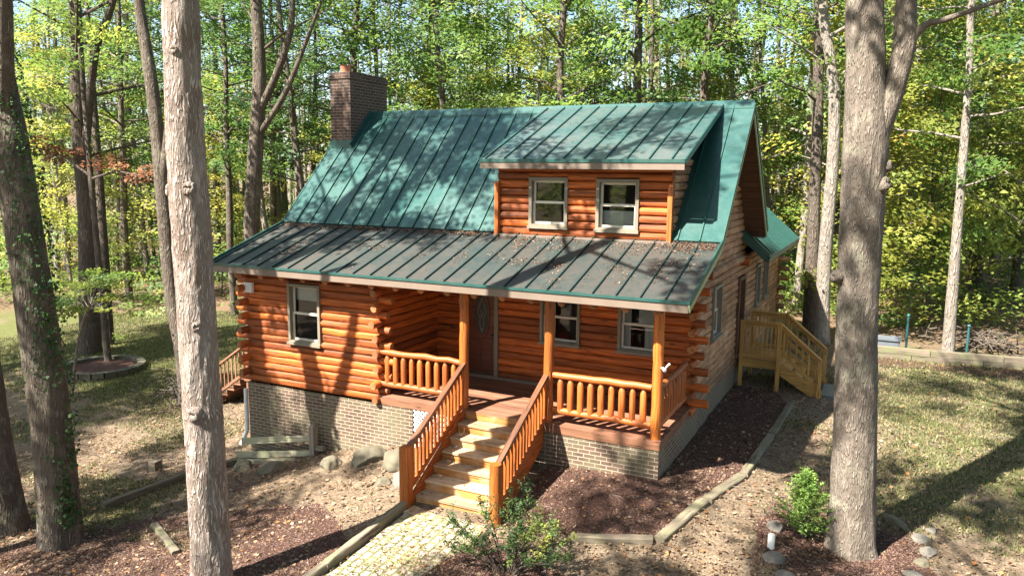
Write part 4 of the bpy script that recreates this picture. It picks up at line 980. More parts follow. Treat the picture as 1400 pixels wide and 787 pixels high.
# =================================================================== TREES
def trunk_mb(m, pts, rad, n=14, step=.5, amp=.06, flare=True, seed=0, mi=0, knob=()):
    """tapered trunk along a smooth path with lumpy bark relief"""
    P = [Vector(p) for p in pts]; cum = [0]
    for a, b in zip(P[:-1], P[1:]): cum.append(cum[-1]+(b-a).length)
    L = cum[-1]; N = max(2, int(L/step)); i0 = len(m.v); ref = None
    def cr(t):
        k = 0
        while k < len(cum)-2 and cum[k+1] < t: k += 1
        f = (t-cum[k])/(cum[k+1]-cum[k]); p0 = P[max(k-1, 0)]; p1 = P[k]; p2 = P[k+1]; p3 = P[min(k+2, len(P)-1)]
        c = .5*((2*p1)+(p2-p0)*f+(2*p0-5*p1+4*p2-p3)*f*f+(3*p1-p0-3*p2+p3)*f**3); return c, rad[k]+(rad[k+1]-rad[k])*f
    cs = [cr(L*i/N) for i in range(N+1)]
    for i, (c, r) in enumerate(cs):
        d = (cs[min(i+1, N)][0]-cs[max(i-1, 0)][0]).normalized()
        if ref is None: ref = Vector((1, 0, 0)) if abs(d.x) < .8 else Vector((0, 1, 0))
        a = (ref-d*ref.dot(d)).normalized(); b = d.cross(a); ref = a; s = L*i/N
        fl = 1+(.55*math.exp(-s/.35) if flare else 0)
        for k in range(n):
            t = 2*math.pi*k/n; u = a*math.cos(t)+b*math.sin(t)
            q = Vector((math.cos(t)*r*5, math.sin(t)*r*5, s*1.3))+Vector((seed*3.1, 0, 0)); w = Vector((math.cos(t)*r*20, math.sin(t)*r*20, s*4.2))+Vector((0, seed*1.7, 0))
            dd = 1+amp*(mnoise.noise(q*.35)*1.6+mnoise.noise(w*.5)*.9)
            if amp > .03 and n > 30: dd += amp*.55*abs(mnoise.noise(Vector((math.cos(t)*r*30, math.sin(t)*r*30, s*6+seed))))
            if fl > 1.02: dd += (fl-1)*(.55+.45*math.cos(t*5+seed))
            m.v.append(tuple(c+u*r*dd))
    for i in range(N):
        for k in range(n):
            j = (k+1) % n; m.f.append((i0+i*n+k, i0+i*n+j, i0+(i+1)*n+j, i0+(i+1)*n+k)); m.uv.append([(0,0)]*4); m.r.append(.5); m.mi.append(mi)
    m.f.append(tuple(i0+N*n+k for k in range(n))); m.uv.append([(0,0)]*n); m.r.append(.5); m.mi.append(mi)
def cut_knot(m, c, d, r, mi=1):
    d = Vector(d).normalized(); m.tube([Vector(c)-d*.12, Vector(c)-d*.01, Vector(c)+d*.02, Vector(c)+d*.0], [r*1.9, r*1.25, r*.95, r*.55], 11, True, 0, mi, (1, 1.2), 0, .12)
def crown_np(clusters, nleaf, size, rg, up=.5, flat=.45):
    C = np.concatenate([blob(c, r, int(nleaf*r*r*rg.uniform(.7, 1.3))+4, rg, flat) for c, r in clusters]); base = np.concatenate([np.full(1, 0)])
    return C
def add_crown(parent, clusters, nleaf, size, mat, rg, name='crown', up=.5, flat=.45, cvar=.62, aspect=.62):
    Cs, Rn, Nn = [], [], []
    for c, r in clusters:
        q = blob(c, r, int(nleaf*r*r*rg.uniform(.7, 1.3))+4, rg, flat); Cs.append(q); tn = rg.normal(size=3)*.5+np.array([0, 0, .8]); Nn.append(np.tile(tn/np.linalg.norm(tn), (len(q), 1))); b = rg.uniform(0, 1); Rn.append(np.clip(b*cvar+rg.uniform(0, 1, len(q))*(1-cvar), 0, 1))
    C = np.concatenate(Cs); V, F = leaves(C, size, up, rg, aspect, coh=np.concatenate(Nn))
    o = bpy.data.objects.new(name, npmesh(name, V, F, np.concatenate(Rn), mat)); COL.objects.link(o); attach(o, parent); return o
def limbs(m, P, rad, z0, z1, n, reach, rg, clusters, rise=.5, cr=(.6, 1.1), per=3, nside=6, mi=0):
    """limbs off a straight-ish trunk path; fills `clusters` with leaf clump centres"""
    P = [Vector(p) for p in P]; top = P[-1].z; base = P[0].z
    def at(z):
        for a, b, ra, rb in zip(P[:-1], P[1:], rad[:-1], rad[1:]):
            if b.z >= z: f = (z-a.z)/(b.z-a.z+1e-9); return a.lerp(b, f), ra+(rb-ra)*f
        return P[-1], rad[-1]
    az = rg.uniform(0, 6.28)
    for i in range(n):
        z = z0+(z1-z0)*(i+rg.uniform(0, 1))/n; c, r = at(z); az += 2.4+rg.normal(0, .5); L = reach*(1-.5*(i/n))*rg.uniform(.6, 1.2); d = Vector((math.cos(az), math.sin(az), rise*rg.uniform(.5, 1.4)))
        pts = [c+Vector((d.x*L*f, d.y*L*f, d.z*L*(f**.8)+.3*mnoise.noise(c+Vector((f*2, i, 0))))) for f in (0, .3, .65, 1)]
        rr = max(.018, min(r*.4, .015+L*.013)); m.tube(pts, [rr, rr*.8, rr*.5, rr*.18], nside, False, mi)
        for k in range(per):
            f = (k+1)/per; q = c+Vector((d.x*L*f, d.y*L*f, d.z*L*(f**.8))); clusters.append(((q.x+rg.normal(0, .35), q.y+rg.normal(0, .35), q.z+rg.normal(.1, .25)), rg.uniform(*cr)*(.6+.4*f)))
    for k in range(3): clusters.append(((P[-1].x+rg.normal(0, .5), P[-1].y+rg.normal(0, .5), P[-1].z+rg.normal(0, .4)), rg.uniform(*cr)))

def big_tree(name, label, pts, rad, mat, crown=None, n=26, step=.22, amp=.07, extra=(), group=None, knots=(), leafmat=None, seed=1, cat='tree', lsize=.15, nleaf=70):
    rg = np.random.default_rng(seed); b = pts[0]; t = thing(name, label, cat, tuple(b), group); m = MB(); nleaf = crown.get('nl', 270) if crown else 0; lsize = .15
    p2 = [(b[0], b[1], b[2]-.25)]+[tuple(p) for p in pts[1:]]
    trunk_mb(m, p2, rad, n, step, amp, True, seed)
    for (ep, er) in extra: trunk_mb(m, ep, er, max(8, n//2), step*1.3, amp, False, seed+3)
    for (c, d, r) in knots: cut_knot(m, c, d, r)
    cl = []
    if crown: limbs(m, p2, rad, crown['z0'], crown['z1'], crown['n'], crown['reach'], rg, cl, crown.get('rise', .5), crown.get('cr', (.55, 1.05)), crown.get('per', 4), 7)
    m.build('trunk', [mat, M['cut']], t, smooth='angle' if n < 40 else True)
    if cl: add_crown(t, cl, nleaf, lsize, leafmat or M['leaf'], rg)
    return t
ivy_t = big_tree('ivy_tree', 'leaning grey tree with dark ivy climbing its right side', [(-9.51,-4.9,-2.0),(-9.52,-4.9,0),(-9.70,-4.9,2.57),(-9.98,-4.9,4.82),(-10.28,-4.85,6.2),(-10.8,-4.8,9),(-11.0,-4.6,13),(-10.8,-4.4,18)], [.36,.325,.30,.28,.25,.2,.15,.05], M['bark_grey'],
    dict(z0=9.5, z1=18, n=12, reach=3.6), 48, .10, .055, [([(-10.12,-4.9,5.4),(-9.8,-5.0,6.4),(-9.5,-5.1,7.6),(-9.2,-5.2,9.6)], [.17,.14,.12,.08])], seed=11)
rg = np.random.default_rng(5); q = []
for i in range(1700):
    s = rg.uniform(0, 1)**1.15; z = -1.6+s*8.3; a = rg.normal(-.1, .42+.12*math.sin(z*2.1)+.03*max(0, z)); r = .34+rg.uniform(.0, .1)+.10*abs(mnoise.noise((z*1.1, a, 0)))
    if mnoise.noise((z*.9, a*1.2, 4.)) < -.12-.25*s*0 and z < 2.5: continue
    xc = np.interp(z, [-2, 0, 2.57, 4.82, 6.2, 9], [-9.51,-9.52,-9.70,-9.98,-10.28,-10.8]); q.append((xc+r*math.cos(a), -4.9+r*math.sin(a), z))
V, F = leaves(np.array(q), .068, .0, rg, .85); o = bpy.data.objects.new('ivy', npmesh('ivy', V, F, rg.uniform(0, 1, len(F)), M['ivy'])); COL.objects.link(o); attach(o, ivy_t)
big_tree('grey_tree', 'grey trunk at the very left edge beside the ivy tree', [(-11.15,-4.88,-2.18),(-11.38,-4.88,-.35),(-11.55,-4.88,2.04),(-11.85,-4.88,5.07),(-12.2,-4.8,9),(-12.4,-4.7,13),(-12.3,-4.6,17)], [.37,.31,.29,.28,.24,.17,.05], M['bark_grey'], dict(z0=10, z1=17, n=13, reach=4), 40, .12, .055, seed=12)
big_tree('pale_tree', 'tall pale flaky trunk in front of the cabin left corner', [(-5.41,-5.23,-1.62),(-5.37,-5.23,.76),(-5.39,-5.23,2.95),(-5.43,-5.23,5.03),(-5.39,-5.23,7.0),(-5.3,-5.2,10),(-5.1,-5.0,14),(-5.0,-5,18)], [.30,.275,.262,.252,.225,.19,.13,.04], M['bark_pale'], dict(z0=10.3, z1=18, n=8, reach=4.4), 84, .045, .085,
    knots=[((-5.27,-5.51,1.22),(.25,-1,0),.075), ((-5.62,-5.42,4.42),(-.7,-.6,.1),.07), ((-5.22,-5.42,4.45),(.6,-.8,.1),.07), ((-5.2,-5.42,2.5),(.7,-.6,0),.05), ((-5.3,-5.47,6.3),(.2,-1,0),.05)], seed=13)
big_tree('oak_tree', 'massive forked oak trunk in front of the right lawn', [(3.32,-.36,-1.12),(3.25,-.36,.65),(3.14,-.36,2.95),(3.09,-.36,5.13),(3.02,-.36,6.18),(2.93,-.36,7.3),(2.8,-.3,9),(2.5,-.1,13),(2.4,0,17)], [.355,.315,.29,.315,.275,.245,.21,.14,.05], M['bark_oak'], dict(z0=9.4, z1=17, n=18, reach=4.8), 72, .05, .06,
    [([(3.12,-.36,5.0),(3.36,-.36,5.75),(3.5,-.36,6.57),(3.48,-.36,7.2),(3.6,-.3,9),(4.2,.2,12),(4.6,.4,15)], [.2,.165,.155,.14,.12,.08,.03]), ([(3.48,-.36,6.5),(3.75,-.4,6.8),(4.05,-.36,6.88),(5.2,-.2,7.3),(6.6,.1,7.9)], [.07,.055,.042,.03,.012])],
    knots=[((2.80,-.56,3.2),(-.7,-.7,.1),.06), ((3.42,-.52,4.6),(.8,-.6,.3),.07), ((3.45,-.42,4.85),(1,-.3,.2),.05)], seed=14)
big_tree('curved_tree', 'curved grey trunk bending up just left of the pale trunk', [(-15.25,3,-2.2),(-15.48,3,-.76),(-15.81,3,1.01),(-15.95,3,4.28),(-16.14,3,7.03),(-16.47,3,9.51),(-16.6,3,13),(-16.4,3,17)], [.32,.25,.23,.21,.18,.15,.11,.04], M['bark_grey'], dict(z0=9.5, z1=17, n=12, reach=4, nl=110), 30, .18, .06, [([(-15.9,3,4.3),(-15.5,3,5.9),(-15.2,3,7.6),(-15.3,3,10),(-15.1,3,13)], [.17,.15,.14,.11,.04])], seed=15)
big_tree('forked_tree', 'dark forked trunk rising behind the roof left of the chimney', [(-18.7,9.2,-2.2),(-18.5,9,2),(-18.09,9,5.55),(-17.78,9,7.93),(-17.8,9,10.77),(-17.9,9,15),(-17.8,9,19)], [.36,.30,.285,.25,.2,.13,.04], M['bark_grey'], dict(z0=8.5, z1=19, n=14, reach=4.2, nl=110), 22, .25, .05, [([(-17.95,9,6.7),(-17.08,9,7.9),(-16.31,9,9.39),(-16.09,9,10.62),(-15.9,9,14)], [.16,.135,.12,.1,.04]), ([(-17.9,9,6.0),(-16.6,9,7.4),(-15.4,9,9.4),(-14.8,9,10.5)], [.12,.10,.07,.04])], seed=16)
big_tree('twin_trunk_tree', 'thick dark twin trunk tree behind the ring planter', [(-23.9,5.8,-2.36),(-23.5,5.8,2.81),(-23.5,5.8,6.77),(-23.3,5.8,10.55),(-23.0,5.8,16)], [.40,.32,.28,.2,.05], M['bark_forest'], dict(z0=5, z1=16, n=18, reach=4.5, rise=.35, nl=110), 20, .3, .05, [([(-23.5,5.8,4.5),(-22.3,5.7,8.6),(-21.0,5.6,10.4),(-20.4,5.5,13)], [.17,.14,.11,.04]), ([(-24.4,7.0,-2.4),(-24.6,7.2,3),(-24.9,7.4,8),(-25.0,7.5,12)], [.2,.17,.13,.05])], seed=17)
big_tree('white_tree', 'straight bright white trunk behind the side deck steps', [(1.67,13.65,-.76),(1.62,13.65,2.1),(1.65,13.65,5.58),(1.46,13.65,7.83),(1.04,13.65,10.05),(.9,13.7,15)], [.27,.21,.19,.175,.15,.05], M['bark_light'], dict(z0=6.5, z1=15, n=13, reach=3.6, nl=110), 20, .25, .05, seed=18)
big_tree('dark_tree', 'dark slim trunk standing close left of the bright white trunk', [(1.22,14.6,-.8),(1.1,14.9,3),(.98,15,6.8),(.8,15,10.3),(.7,15,14)], [.24,.2,.18,.14,.05], M['bark_forest'], dict(z0=6, z1=14, n=10, reach=3, nl=110), 16, .25, .05, seed=28)
big_tree('slim_white_tree', 'slender leaning pale trunk beyond the timber wall right of the oak', [(5.34,13.94,-.85),(5.28,13.94,2.28),(5.25,13.94,4.49),(5.19,13.94,7.69),(5.07,13.94,9.77),(5.0,14,14)], [.19,.145,.12,.105,.09,.04], M['bark_light'], dict(z0=3.8, z1=14, n=14, reach=3.2, rise=.2, nl=110), 14, .3, .04, seed=19)
# rust-leaved limb on the twin trunk tree side
rg = np.random.default_rng(31)
rt = thing('rust_leaved_tree', 'thin tree with a band of rust red leaves near the ivy tree', 'tree', (-21.6, 4.9, gz(-21.6, 4.9))); m = MB()
trunk_mb(m, [(-21.6,4.9,-2.6),(-21.8,4.95,1),(-22.0,5.0,4.6),(-22.2,5.1,8),(-22.3,5.1,12)], [.13,.11,.09,.07,.03], 9, .4, .05); cl = []
for i in range(13):
    f = i/12; c = Vector((-25.6+6.5*f, 5.2, 5.55-1.2*f+.25*math.sin(i*1.7))); cl.append((tuple(c), rg.uniform(.35, .6)))
m.tube([(-22.0,5.0,4.4),(-23.5,5.1,5.1),(-25.6,5.2,5.5)], [.05,.04,.02], 6); m.tube([(-22.0,5.0,4.3),(-20.8,5.1,4.6),(-19.2,5.2,4.4)], [.05,.04,.02], 6); m.build('trunk', M['bark_forest'], rt, smooth='angle')
add_crown(rt, cl, 230, .16, M['leafrust'], rg); cl = [((-22.2+rg.normal(0, 1.3), 5.1+rg.normal(0, 1.3), rg.uniform(7, 12.5)), rg.uniform(.6, 1.1)) for _ in range(26)]; add_crown(rt, cl, 110, .17, M['leaf'], rg)
# drooping sapling beside the ring planter
sp = thing('sapling', 'small leaning sapling with pale drooping leaves over the ring planter', 'tree', (-19.27, 2, -2.3)); m = MB()
trunk_mb(m, [(-19.4,2,-2.4),(-18.9,2,-.6),(-18.4,2.1,.5),(-17.6,2.2,1.2)], [.05,.045,.035,.015], 7, .3, .03, False)
rg = np.random.default_rng(8); cl = []
for i in range(44):
    a = rg.uniform(0, 6.28); c = Vector((-17.9+rg.normal(0, 1.0), 2.2+rg.normal(0, .8), 0)); c.z = 1.5-.38*math.hypot(c.x+17.9, c.y-2.2)**1.3+rg.normal(0, .25)-.25; cl.append((tuple(c), rg.uniform(.3, .55)))
    if i % 2 == 0: m.tube([(-18.4, 2.1, .4), (c+Vector((-18.4, 2.1, .9)))*.5, c], [.02, .014, .006], 5)
m.build('trunk', M['bark_light'], sp, smooth='angle'); add_crown(sp, cl, 330, .115, M['leaf'], rg, up=.9, flat=.3)
# cedar by the oak
cd = thing('young_cedar', 'small bright green cedar standing left of the oak trunk', 'shrub', (2.62, -.5, gz(2.62, -.5))); b = Vector((2.62, -.5, gz(2.62, -.5)))
m = MB(); trunk_mb(m, [b-Vector((0,0,.1)), b+Vector((.02,0,.5)), b+Vector((0,0,1.05))], [.03,.022,.006], 7, .15, .03, False); rg = np.random.default_rng(9); C = []
for i in range(95):
    z = .10+1.02*(i/95)**.9; a = i*2.39996+rg.normal(0, .3); L = (.40*(1-(z/1.17)**1.5)+.05)*rg.uniform(.6, 1.2); d = Vector((math.cos(a), math.sin(a), .55)); tip = b+Vector((0, 0, z))+d*L
    m.tube([b+Vector((0,0,z)), tip], [.007, .003], 4, False)
    for k in range(75):
        f = rg.uniform(.2, 1.1); w = .085*(1.25-f); q = b+Vector((0,0,z))+d*L*f; C.append((q.x+rg.normal(0, w*.6), q.y+rg.normal(0, w*.6), q.z+rg.normal(0, w*.5)))
m.build('trunk', M['bark_forest'], cd); V, F = leaves(np.array(C), .05, .3, rg, .32, .1); o = bpy.data.objects.new('foliage', npmesh('foliage', V, F, rg.uniform(0, 1, len(F)), M['cedar'])); COL.objects.link(o); attach(o, cd)
# azalea-like shrub in front
sb = thing('leafy_shrub', 'open leggy green shrub at the bottom in front of the stairs', 'shrub', (-1.3, -3.4, gz(-1.3, -3.4))); b = Vector((-1.3, -3.3, gz(-1.3, -3.3))); m = MB(); rg = np.random.default_rng(10); C = []; Rn = []
stems = [(-.75,-.1,.62),(-.95,.15,.50),(-.62,.35,.75),(-.4,.2,.72),(-.15,.45,.95),(.12,.5,1.05),(.28,.3,.85),(.45,.25,.78),(.58,.1,.80),(.7,.05,.72),(.85,.2,.62),(.95,0,.45),(-.55,-.3,.4),(.2,-.1,.5),(0,.15,.6),(.6,-.2,.42),(-.3,-.15,.5),(-.85,-.25,.35),(.35,.5,.72),(.05,.3,.75)]
for i, (sx_, sy_, sz_) in enumerate(stems):
    tip = b+Vector((sx_*1.12, sy_*1.1, sz_*1.12)); mid = b+Vector((sx_*.45, sy_*.4, sz_*.55)); m.tube([b+Vector((sx_*.1, sy_*.1, -.03)), mid, tip], [.013, .009, .004], 5, False)
    for tw in range(7):
        f = rg.uniform(.35, 1); p = mid.lerp(tip, (f-.3)/.7) if f > .3 else mid; e = p+Vector((rg.normal(0, .13), rg.normal(0, .13), abs(rg.normal(.12, .08)))); m.tube([p, e], [.005, .002], 4, False)
        br = rg.uniform(0, .75)+(.35 if sx_ > .3 and sz_ > .6 else 0)
        for k in range(38):
            q = p.lerp(e, rg.uniform(.2, 1.1)); C.append((q.x+rg.normal(0, .03), q.y+rg.normal(0, .03), q.z+rg.normal(0, .025))); Rn.append(min(1, br+rg.uniform(-.1, .2)))
m.build('stems', M['bark_forest'], sb); V, F = leaves(np.array(C), .05, .5, rg, .45, .12); o = bpy.data.objects.new('foliage', npmesh('foliage', V, F, np.array(Rn), M['azalea'])); COL.objects.link(o); attach(o, sb)

# ---- forest: prototype trees, then copies
def proto_tree(seed, H, r0, bare, leafmat, barkmat, reach, nl=24, lean=.5, size=.19, nleaf=72, fork=False):
    rg = np.random.default_rng(seed); t = empty('forest_tree'); m = MB()
    P = [(0, 0, -.5)]; x = y = 0
    for k in range(1, 8): x += rg.normal(0, .14)+lean*.06; y += rg.normal(0, .14); P.append((x, y, H*k/7))
    r0 *= .72; rad = [r0*(1-.85*(k/7)**1.1) for k in range(8)]; trunk_mb(m, P, rad, 10, .5, .06, True, seed); cl = []
    if fork:
        f = P[3]; s_ = rg.choice([-1, 1]); trunk_mb(m, [f, (f[0]+s_*.7, f[1]+.3, f[2]+1.5), (f[0]+s_*1.3, f[1]+.4, f[2]+4), (f[0]+s_*1.6, f[1]+.5, f[2]+8)], [r0*.5, r0*.42, r0*.3, r0*.08], 8, .5, .05, False, seed)
    limbs(m, P, rad, bare, H*.97, int(nl*1.35), reach, rg, cl, .35, (.55, 1.1), 4, 5)
    tk = m.build('trunk', barkmat, t, smooth='angle'); cr_ = add_crown(t, cl, nleaf, size, leafmat, rg, up=.45); return t
protos = [proto_tree(41, 19, .26, 3.5, M['leaf'], M['bark_forest'], 3.6, 30), proto_tree(42, 21, .21, 5.5, M['leaf'], M['bark_light'], 3.2, 26), proto_tree(43, 18, .30, 4.5, M['leafdark'], M['bark_forest'], 4.0, 30, fork=True),
          proto_tree(44, 15, .15, 2.2, M['leafyellow'], M['bark_light'], 3.0, 26), proto_tree(45, 22, .28, 7, M['leafdark'], M['bark_grey'], 3.6, 26), proto_tree(46, 12, .11, 1.6, M['leaf'], M['bark_forest'], 2.8, 26, 1.0), proto_tree(47, 10, .09, 1.2, M['leafyellow'], M['bark_forest'], 2.6, 24, 1.2), proto_tree(48, 20, .24, 6, M['leaf'], M['bark_light'], 3.4, 24, fork=True)]
CAM = Vector((3.5727, -13.0703, 4.7277)); YAW, PITCH, ROLL, FPX = 26.3122, -8.6163, .5086, 1056.34
def screen_x(x, y):
    a = R(YAW); dx, dy = x-CAM.x, y-CAM.y; f = -math.sin(a)*dx+math.cos(a)*dy; r = math.cos(a)*dx+math.sin(a)*dy; return 700+FPX*r/f, f
def clearing(x, y): 
    if x < -13 and y < treeline(np.array(x)): return True
    if -13 <= x < 1.0 and y < 17.0: return True
    if x >= 1.0 and y < 15.2: return True
    return False
rg = np.random.default_rng(77); spots = []; tries = 0
while len(spots) < 96 and tries < 60000:
    tries += 1; u = rg.uniform(-60, 1460); d = 24+34*rg.uniform(0, 1)**1.25; a = R(YAW); k = (u-700)/FPX
    x = CAM.x+d*(-math.sin(a)+k*math.cos(a)); y = CAM.y+d*(math.cos(a)+k*math.sin(a))
    if clearing(x, y): continue
    if any(math.hypot(x-p[0], y-p[1]) < 2.3 for p in spots): continue
    if any(math.hypot(x-p[0], y-p[1]) < 1.6 for p in ((1.6,13.6),(5.3,13.9),(-18.5,9),(-24,6))): continue
    spots.append((x, y, u, d))
KW = ['dark barked', 'pale barked', 'forked dark', 'small yellowing', 'tall dark crowned', 'low leafy', 'short yellowing', 'forked pale']
ZONES = [(-100, 90, 'at the far left edge of the woods'), (90, 225, 'in the woods left of the pale trunk'), (225, 345, 'between pale trunk and dark fork'), (345, 450, 'between the dark fork and the chimney'), (450, 560, 'behind the chimney'), (560, 700, 'above the roof right of the chimney'), (700, 860, 'above the left part of the dormer'), (860, 1035, 'above the right end of the ridge'), (1035, 1150, 'between the roof peak and the oak'), (1150, 1230, 'hidden behind the oak trunk'), (1230, 1320, 'just right of the oak trunk'), (1320, 1560, 'at the right edge of the woods')]
ORD = ['first', 'second', 'third', 'fourth', 'fifth', 'sixth', 'seventh', 'eighth', 'ninth', 'tenth', 'eleventh', 'twelfth', 'thirteenth', 'fourteenth', 'fifteenth', 'sixteenth', 'seventeenth', 'eighteenth', 'nineteenth', 'twentieth']
rows = []
for i, (x, y, u, d) in enumerate(spots):
    left = u < 360; right = u > 1000
    pk = rg.choice(8, p=[.17,.13,.12,.08,.16,.15,.05,.14]) if not right else rg.choice(8, p=[.18,.18,.06,.11,.09,.18,.09,.11])
    rows.append([u, x, y, d, int(pk)])
rows.sort(); used = {}; zc_ = {}
for (u, x, y, d, pk) in rows:
    zi = next(i for i, z in enumerate(ZONES) if z[0] <= u < z[1]); key = (zi, pk); zc_[key] = zc_.get(key, 0)+1
tot = dict(zc_); zc_ = {}
def copy_tree(p):
    r = p.copy(); COL.objects.link(r)
    for ch_ in list(p.children):
        c = ch_.copy(); COL.objects.link(c); c.parent = r
    return r
for (u, x, y, d, pk) in rows:
    if pk in used: t = copy_tree(protos[pk])
    else: t = protos[pk]; used[pk] = 1
    t.location = (x, y, gz(x, y)); t.rotation_euler = (rg.normal(0, .025), rg.normal(0, .025), rg.uniform(0, 6.28)); s = rg.uniform(.85, 1.25); t.scale = (s, s, s*rg.uniform(.92, 1.1))
    zi = next(i for i, z in enumerate(ZONES) if z[0] <= u < z[1]); key = (zi, pk); n_ = zc_.get(key, 0); zc_[key] = n_+1
    lab = ('%s tree %s' % (KW[pk], ZONES[zi][2])) if tot[key] == 1 else ('%s %s tree from left, %s' % (ORD[n_], KW[pk], ZONES[zi][2]))
    tag(t, lab, 'tree', 'trees in the woods behind the cabin')
for i, p in enumerate(protos):
    if i not in used:
        for ch_ in list(p.children): bpy.data.objects.remove(ch_)
        bpy.data.objects.remove(p)
# ---- shade trees standing outside the frame, around and behind the camera
SH = []
for sd in (61, 62, 63, 64, 65):
    rg2 = np.random.default_rng(sd); t = empty('shade_tree'); m = MB(); P = [(0,0,-.4),(.1,0,4),(.2,.1,8),(.1,.2,13),(.2,.2,18)]; rad = [.38,.3,.26,.16,.05]; trunk_mb(m, P, rad, 12, .6, .05, True, sd); cl = []
    limbs(m, P, rad, 9, 17.5, 19 if sd < 64 else 12, 4.8, rg2, cl, .35, (.55, 1.1) if sd < 64 else (.5, .95), 4, 6); m.build('trunk', M['bark_grey'], t, smooth='angle'); add_crown(t, cl, 290, .16, M['leaf'], rg2, flat=.6); SH.append(t)
SPOT = [(-26.36, -16.0, 0, 5.39, 1.3), (-25.12, -24.22, 1, 4.6, 0.969), (-15.84, -12.15, 2, 6.09, 0.955), (-13.92, -12.04, 3, 3.74, 0.928), (2.95, -16.38, 4, 2.19, 0.997), (-28.03, -3.44, 1, 3.99, 0.932), (-25.18, -10.18, 2, 3.63, 1.003), (-29.87, -5.48, 0, 5.46, 1.231), (3.73, -18.09, 0, 3.68, 0.908), (7.19, -3.53, 1, 1.13, 1.375), (0.24, -12.04, 3, 1.78, 1.45), (-7.48, -19.29, 3, 0.01, 1.264), (-10.24, -22.36, 0, 2.37, 1.119), (-7.33, -16.81, 1, 5.36, 0.925), (6.78, -10.0, 2, 6.06, 0.992), (6.19, -4.03, 0, 1.76, 1.45), (17.75, 3.5, 1, 3.07, 0.95), (10.97, -12.0, 2, 4.44, 1.02)]
first = set()
for i, (x, y, k, rz_, s) in enumerate(SPOT):
    t = SH[k] if k not in first else copy_tree(SH[k]); first.add(k)
    t.location = (x, y, gz(x, y)); t.rotation_euler = (0, 0, rz_); t.scale = (s, s, s); tag(t, 'tall shade tree standing outside the picture, crown overhead', 'tree', 'shade trees around the camera')
# ---- undergrowth and the far woods
def mass(name, n, size, dmin, dmax, zlo, zhi, mat, label, seed, clump=1.2, nper=60, pw=1.):
    rg = np.random.default_rng(seed); C = []; Rn = []; Nn = []; a = R(YAW); cnt = 0
    while cnt < n:
        u = rg.uniform(-120, 1520); d = dmin+(dmax-dmin)*rg.uniform(0, 1); k = (u-700)/FPX; x = CAM.x+d*(-math.sin(a)+k*math.cos(a)); y = CAM.y+d*(math.cos(a)+k*math.sin(a))
        if clearing(x, y): continue
        z = gz(x, y)+zlo+(zhi-zlo)*rg.uniform(0, 1)**pw; q = blob((x, y, z), clump*rg.uniform(.6, 1.3), nper, rg, .5); q[:,2] = np.maximum(q[:,2], gz(x, y)+.05); C.append(q); b = rg.uniform(0, 1); Rn.append(np.clip(b*.65+rg.uniform(0, .35, nper), 0, 1)); cnt += nper; tn = rg.normal(size=3)*.5+np.array([0, 0, .8]); Nn.append(np.tile(tn/np.linalg.norm(tn), (nper, 1)))
    C = np.concatenate(C); V, F = leaves(C, size, .5, rg, coh=np.concatenate(Nn)); o = bpy.data.objects.new(name, npmesh(name, V, F, np.concatenate(Rn), mat)); COL.objects.link(o); tag(o, label, kind='stuff'); return o
mass('undergrowth', 100000, .18, 24, 64, .1, 4.4, M['leaf'], 'dense green undergrowth at the edge of the woods', 91, 1.1, 60, 1.6)
mass('undergrowth', 26000, .18, 24, 58, .2, 6.0, M['leafyellow'], 'yellow green saplings mixed through the undergrowth', 92, .9, 60, 1.2)
mass('far_woods', 56000, .32, 56, 96, 0, 14, M['leaf'], 'far woods seen between the trunks as one green mass', 93, 2.0, 90, 1.45)
C = []; Rn = []; rg = np.random.default_rng(95)
for i in range(330):
    a = R(YAW)+math.pi+rg.uniform(-1.45, 1.45); d = rg.uniform(24, 46); x = CAM.x-d*math.sin(a); y = CAM.y+d*math.cos(a); q = blob((x, y, gz(x, y)+rg.uniform(0, 13)), rg.uniform(1.6, 3.2), 110, rg, .6); C.append(q); Rn.append(np.clip(rg.uniform(0, .6)+rg.uniform(0, .4, 110), 0, 1))
V, F = leaves(np.concatenate(C), .5, .4, rg); o = bpy.data.objects.new('woods', npmesh('woods', V, F, np.concatenate(Rn), M['leaf'])); COL.objects.link(o); tag(o, 'woods continuing behind the viewpoint, outside the picture', kind='stuff')
m = MB(); rg = np.random.default_rng(94); a = R(YAW)
for i in range(240):
    u = rg.uniform(-80, 1480); d = rg.uniform(46, 88); k = (u-700)/FPX; x = CAM.x+d*(-math.sin(a)+k*math.cos(a)); y = CAM.y+d*(math.cos(a)+k*math.sin(a)); z = gz(x, y); r = rg.uniform(.08, .22); lx, ly = rg.normal(0, .8, 2)
    m.tube([(x, y, z-.3), (x+lx*.3, y+ly*.3, z+7), (x+lx, y+ly, z+19)], [r*1.2, r, r*.4], 6, False)
tag(m.build('far_tree_trunks', M['bark_light'], smooth=True), 'far grey trunks deep in the woods', kind='stuff')

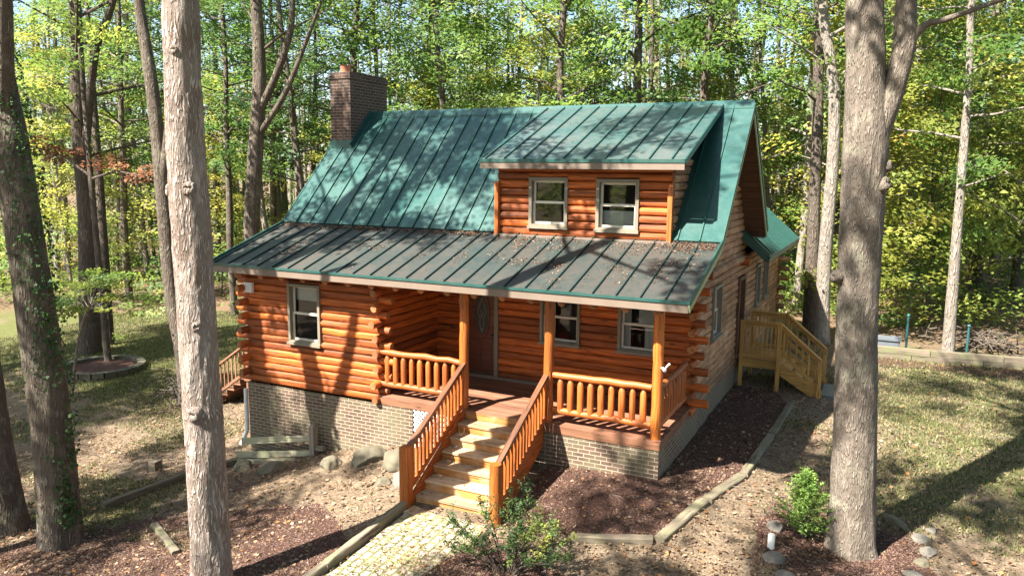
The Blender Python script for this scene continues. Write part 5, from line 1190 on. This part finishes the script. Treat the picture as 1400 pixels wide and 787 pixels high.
# =================================================================== CAMERA, LIGHT
cam = bpy.data.cameras.new('camera'); co = bpy.data.objects.new('camera', cam); COL.objects.link(co); scene.camera = co
cam.sensor_fit = 'HORIZONTAL'; cam.sensor_width = 36; cam.lens = FPX/1400*36; cam.clip_end = 1200; cam.clip_start = .1
y_, p_, r_ = R(YAW), R(PITCH), R(ROLL)
fwd = Vector((-math.sin(y_)*math.cos(p_), math.cos(y_)*math.cos(p_), math.sin(p_))); right = Vector((math.cos(y_), math.sin(y_), 0)); up = right.cross(fwd)
Rr = right*math.cos(r_)+up*math.sin(r_); Ur = -right*math.sin(r_)+up*math.cos(r_)
mw = Matrix((Rr, Ur, -fwd)).transposed().to_4x4(); mw.translation = CAM; co.matrix_world = mw
SEL, SAZ = R(50), R(28)      # elevation; light travels towards +Y, turned 28 degrees to +X
tr = Vector((math.sin(SAZ)*math.cos(SEL), math.cos(SAZ)*math.cos(SEL), -math.sin(SEL)))
sl = bpy.data.lights.new('sun', 'SUN'); sl.energy = 5; sl.angle = R(.55); sl.color = (1, .93, .82)
so = bpy.data.objects.new('sun', sl); COL.objects.link(so); so.rotation_euler = tr.to_track_quat('-Z', 'Y').to_euler()
w = bpy.data.worlds.new('World'); scene.world = w; w.use_nodes = True; nt = w.node_tree
sky = nt.nodes.new('ShaderNodeTexSky'); sky.sky_type = 'NISHITA'; sky.sun_disc = False; sky.sun_elevation = SEL; sky.sun_rotation = math.atan2(-tr.x, -tr.y); sky.dust_density = 1.5; sky.air_density = 1.
bg = nt.nodes['Background']; bg.inputs[1].default_value = .064; nt.links.new(sky.outputs[0], bg.inputs[0])
scene.view_settings.view_transform = 'Standard'; scene.view_settings.look = 'None'; scene.view_settings.gamma = 1; scene.view_settings.exposure = 2.25
scene.view_settings.use_curve_mapping = False
scene.cycles.max_bounces = 8; scene.cycles.diffuse_bounces = 6; scene.cycles.transmission_bounces = 6; scene.cycles.glossy_bounces = 3; scene.cycles.transparent_max_bounces = 8
scene.cycles.use_denoising = True; scene.cycles.sample_clamp_indirect = 8
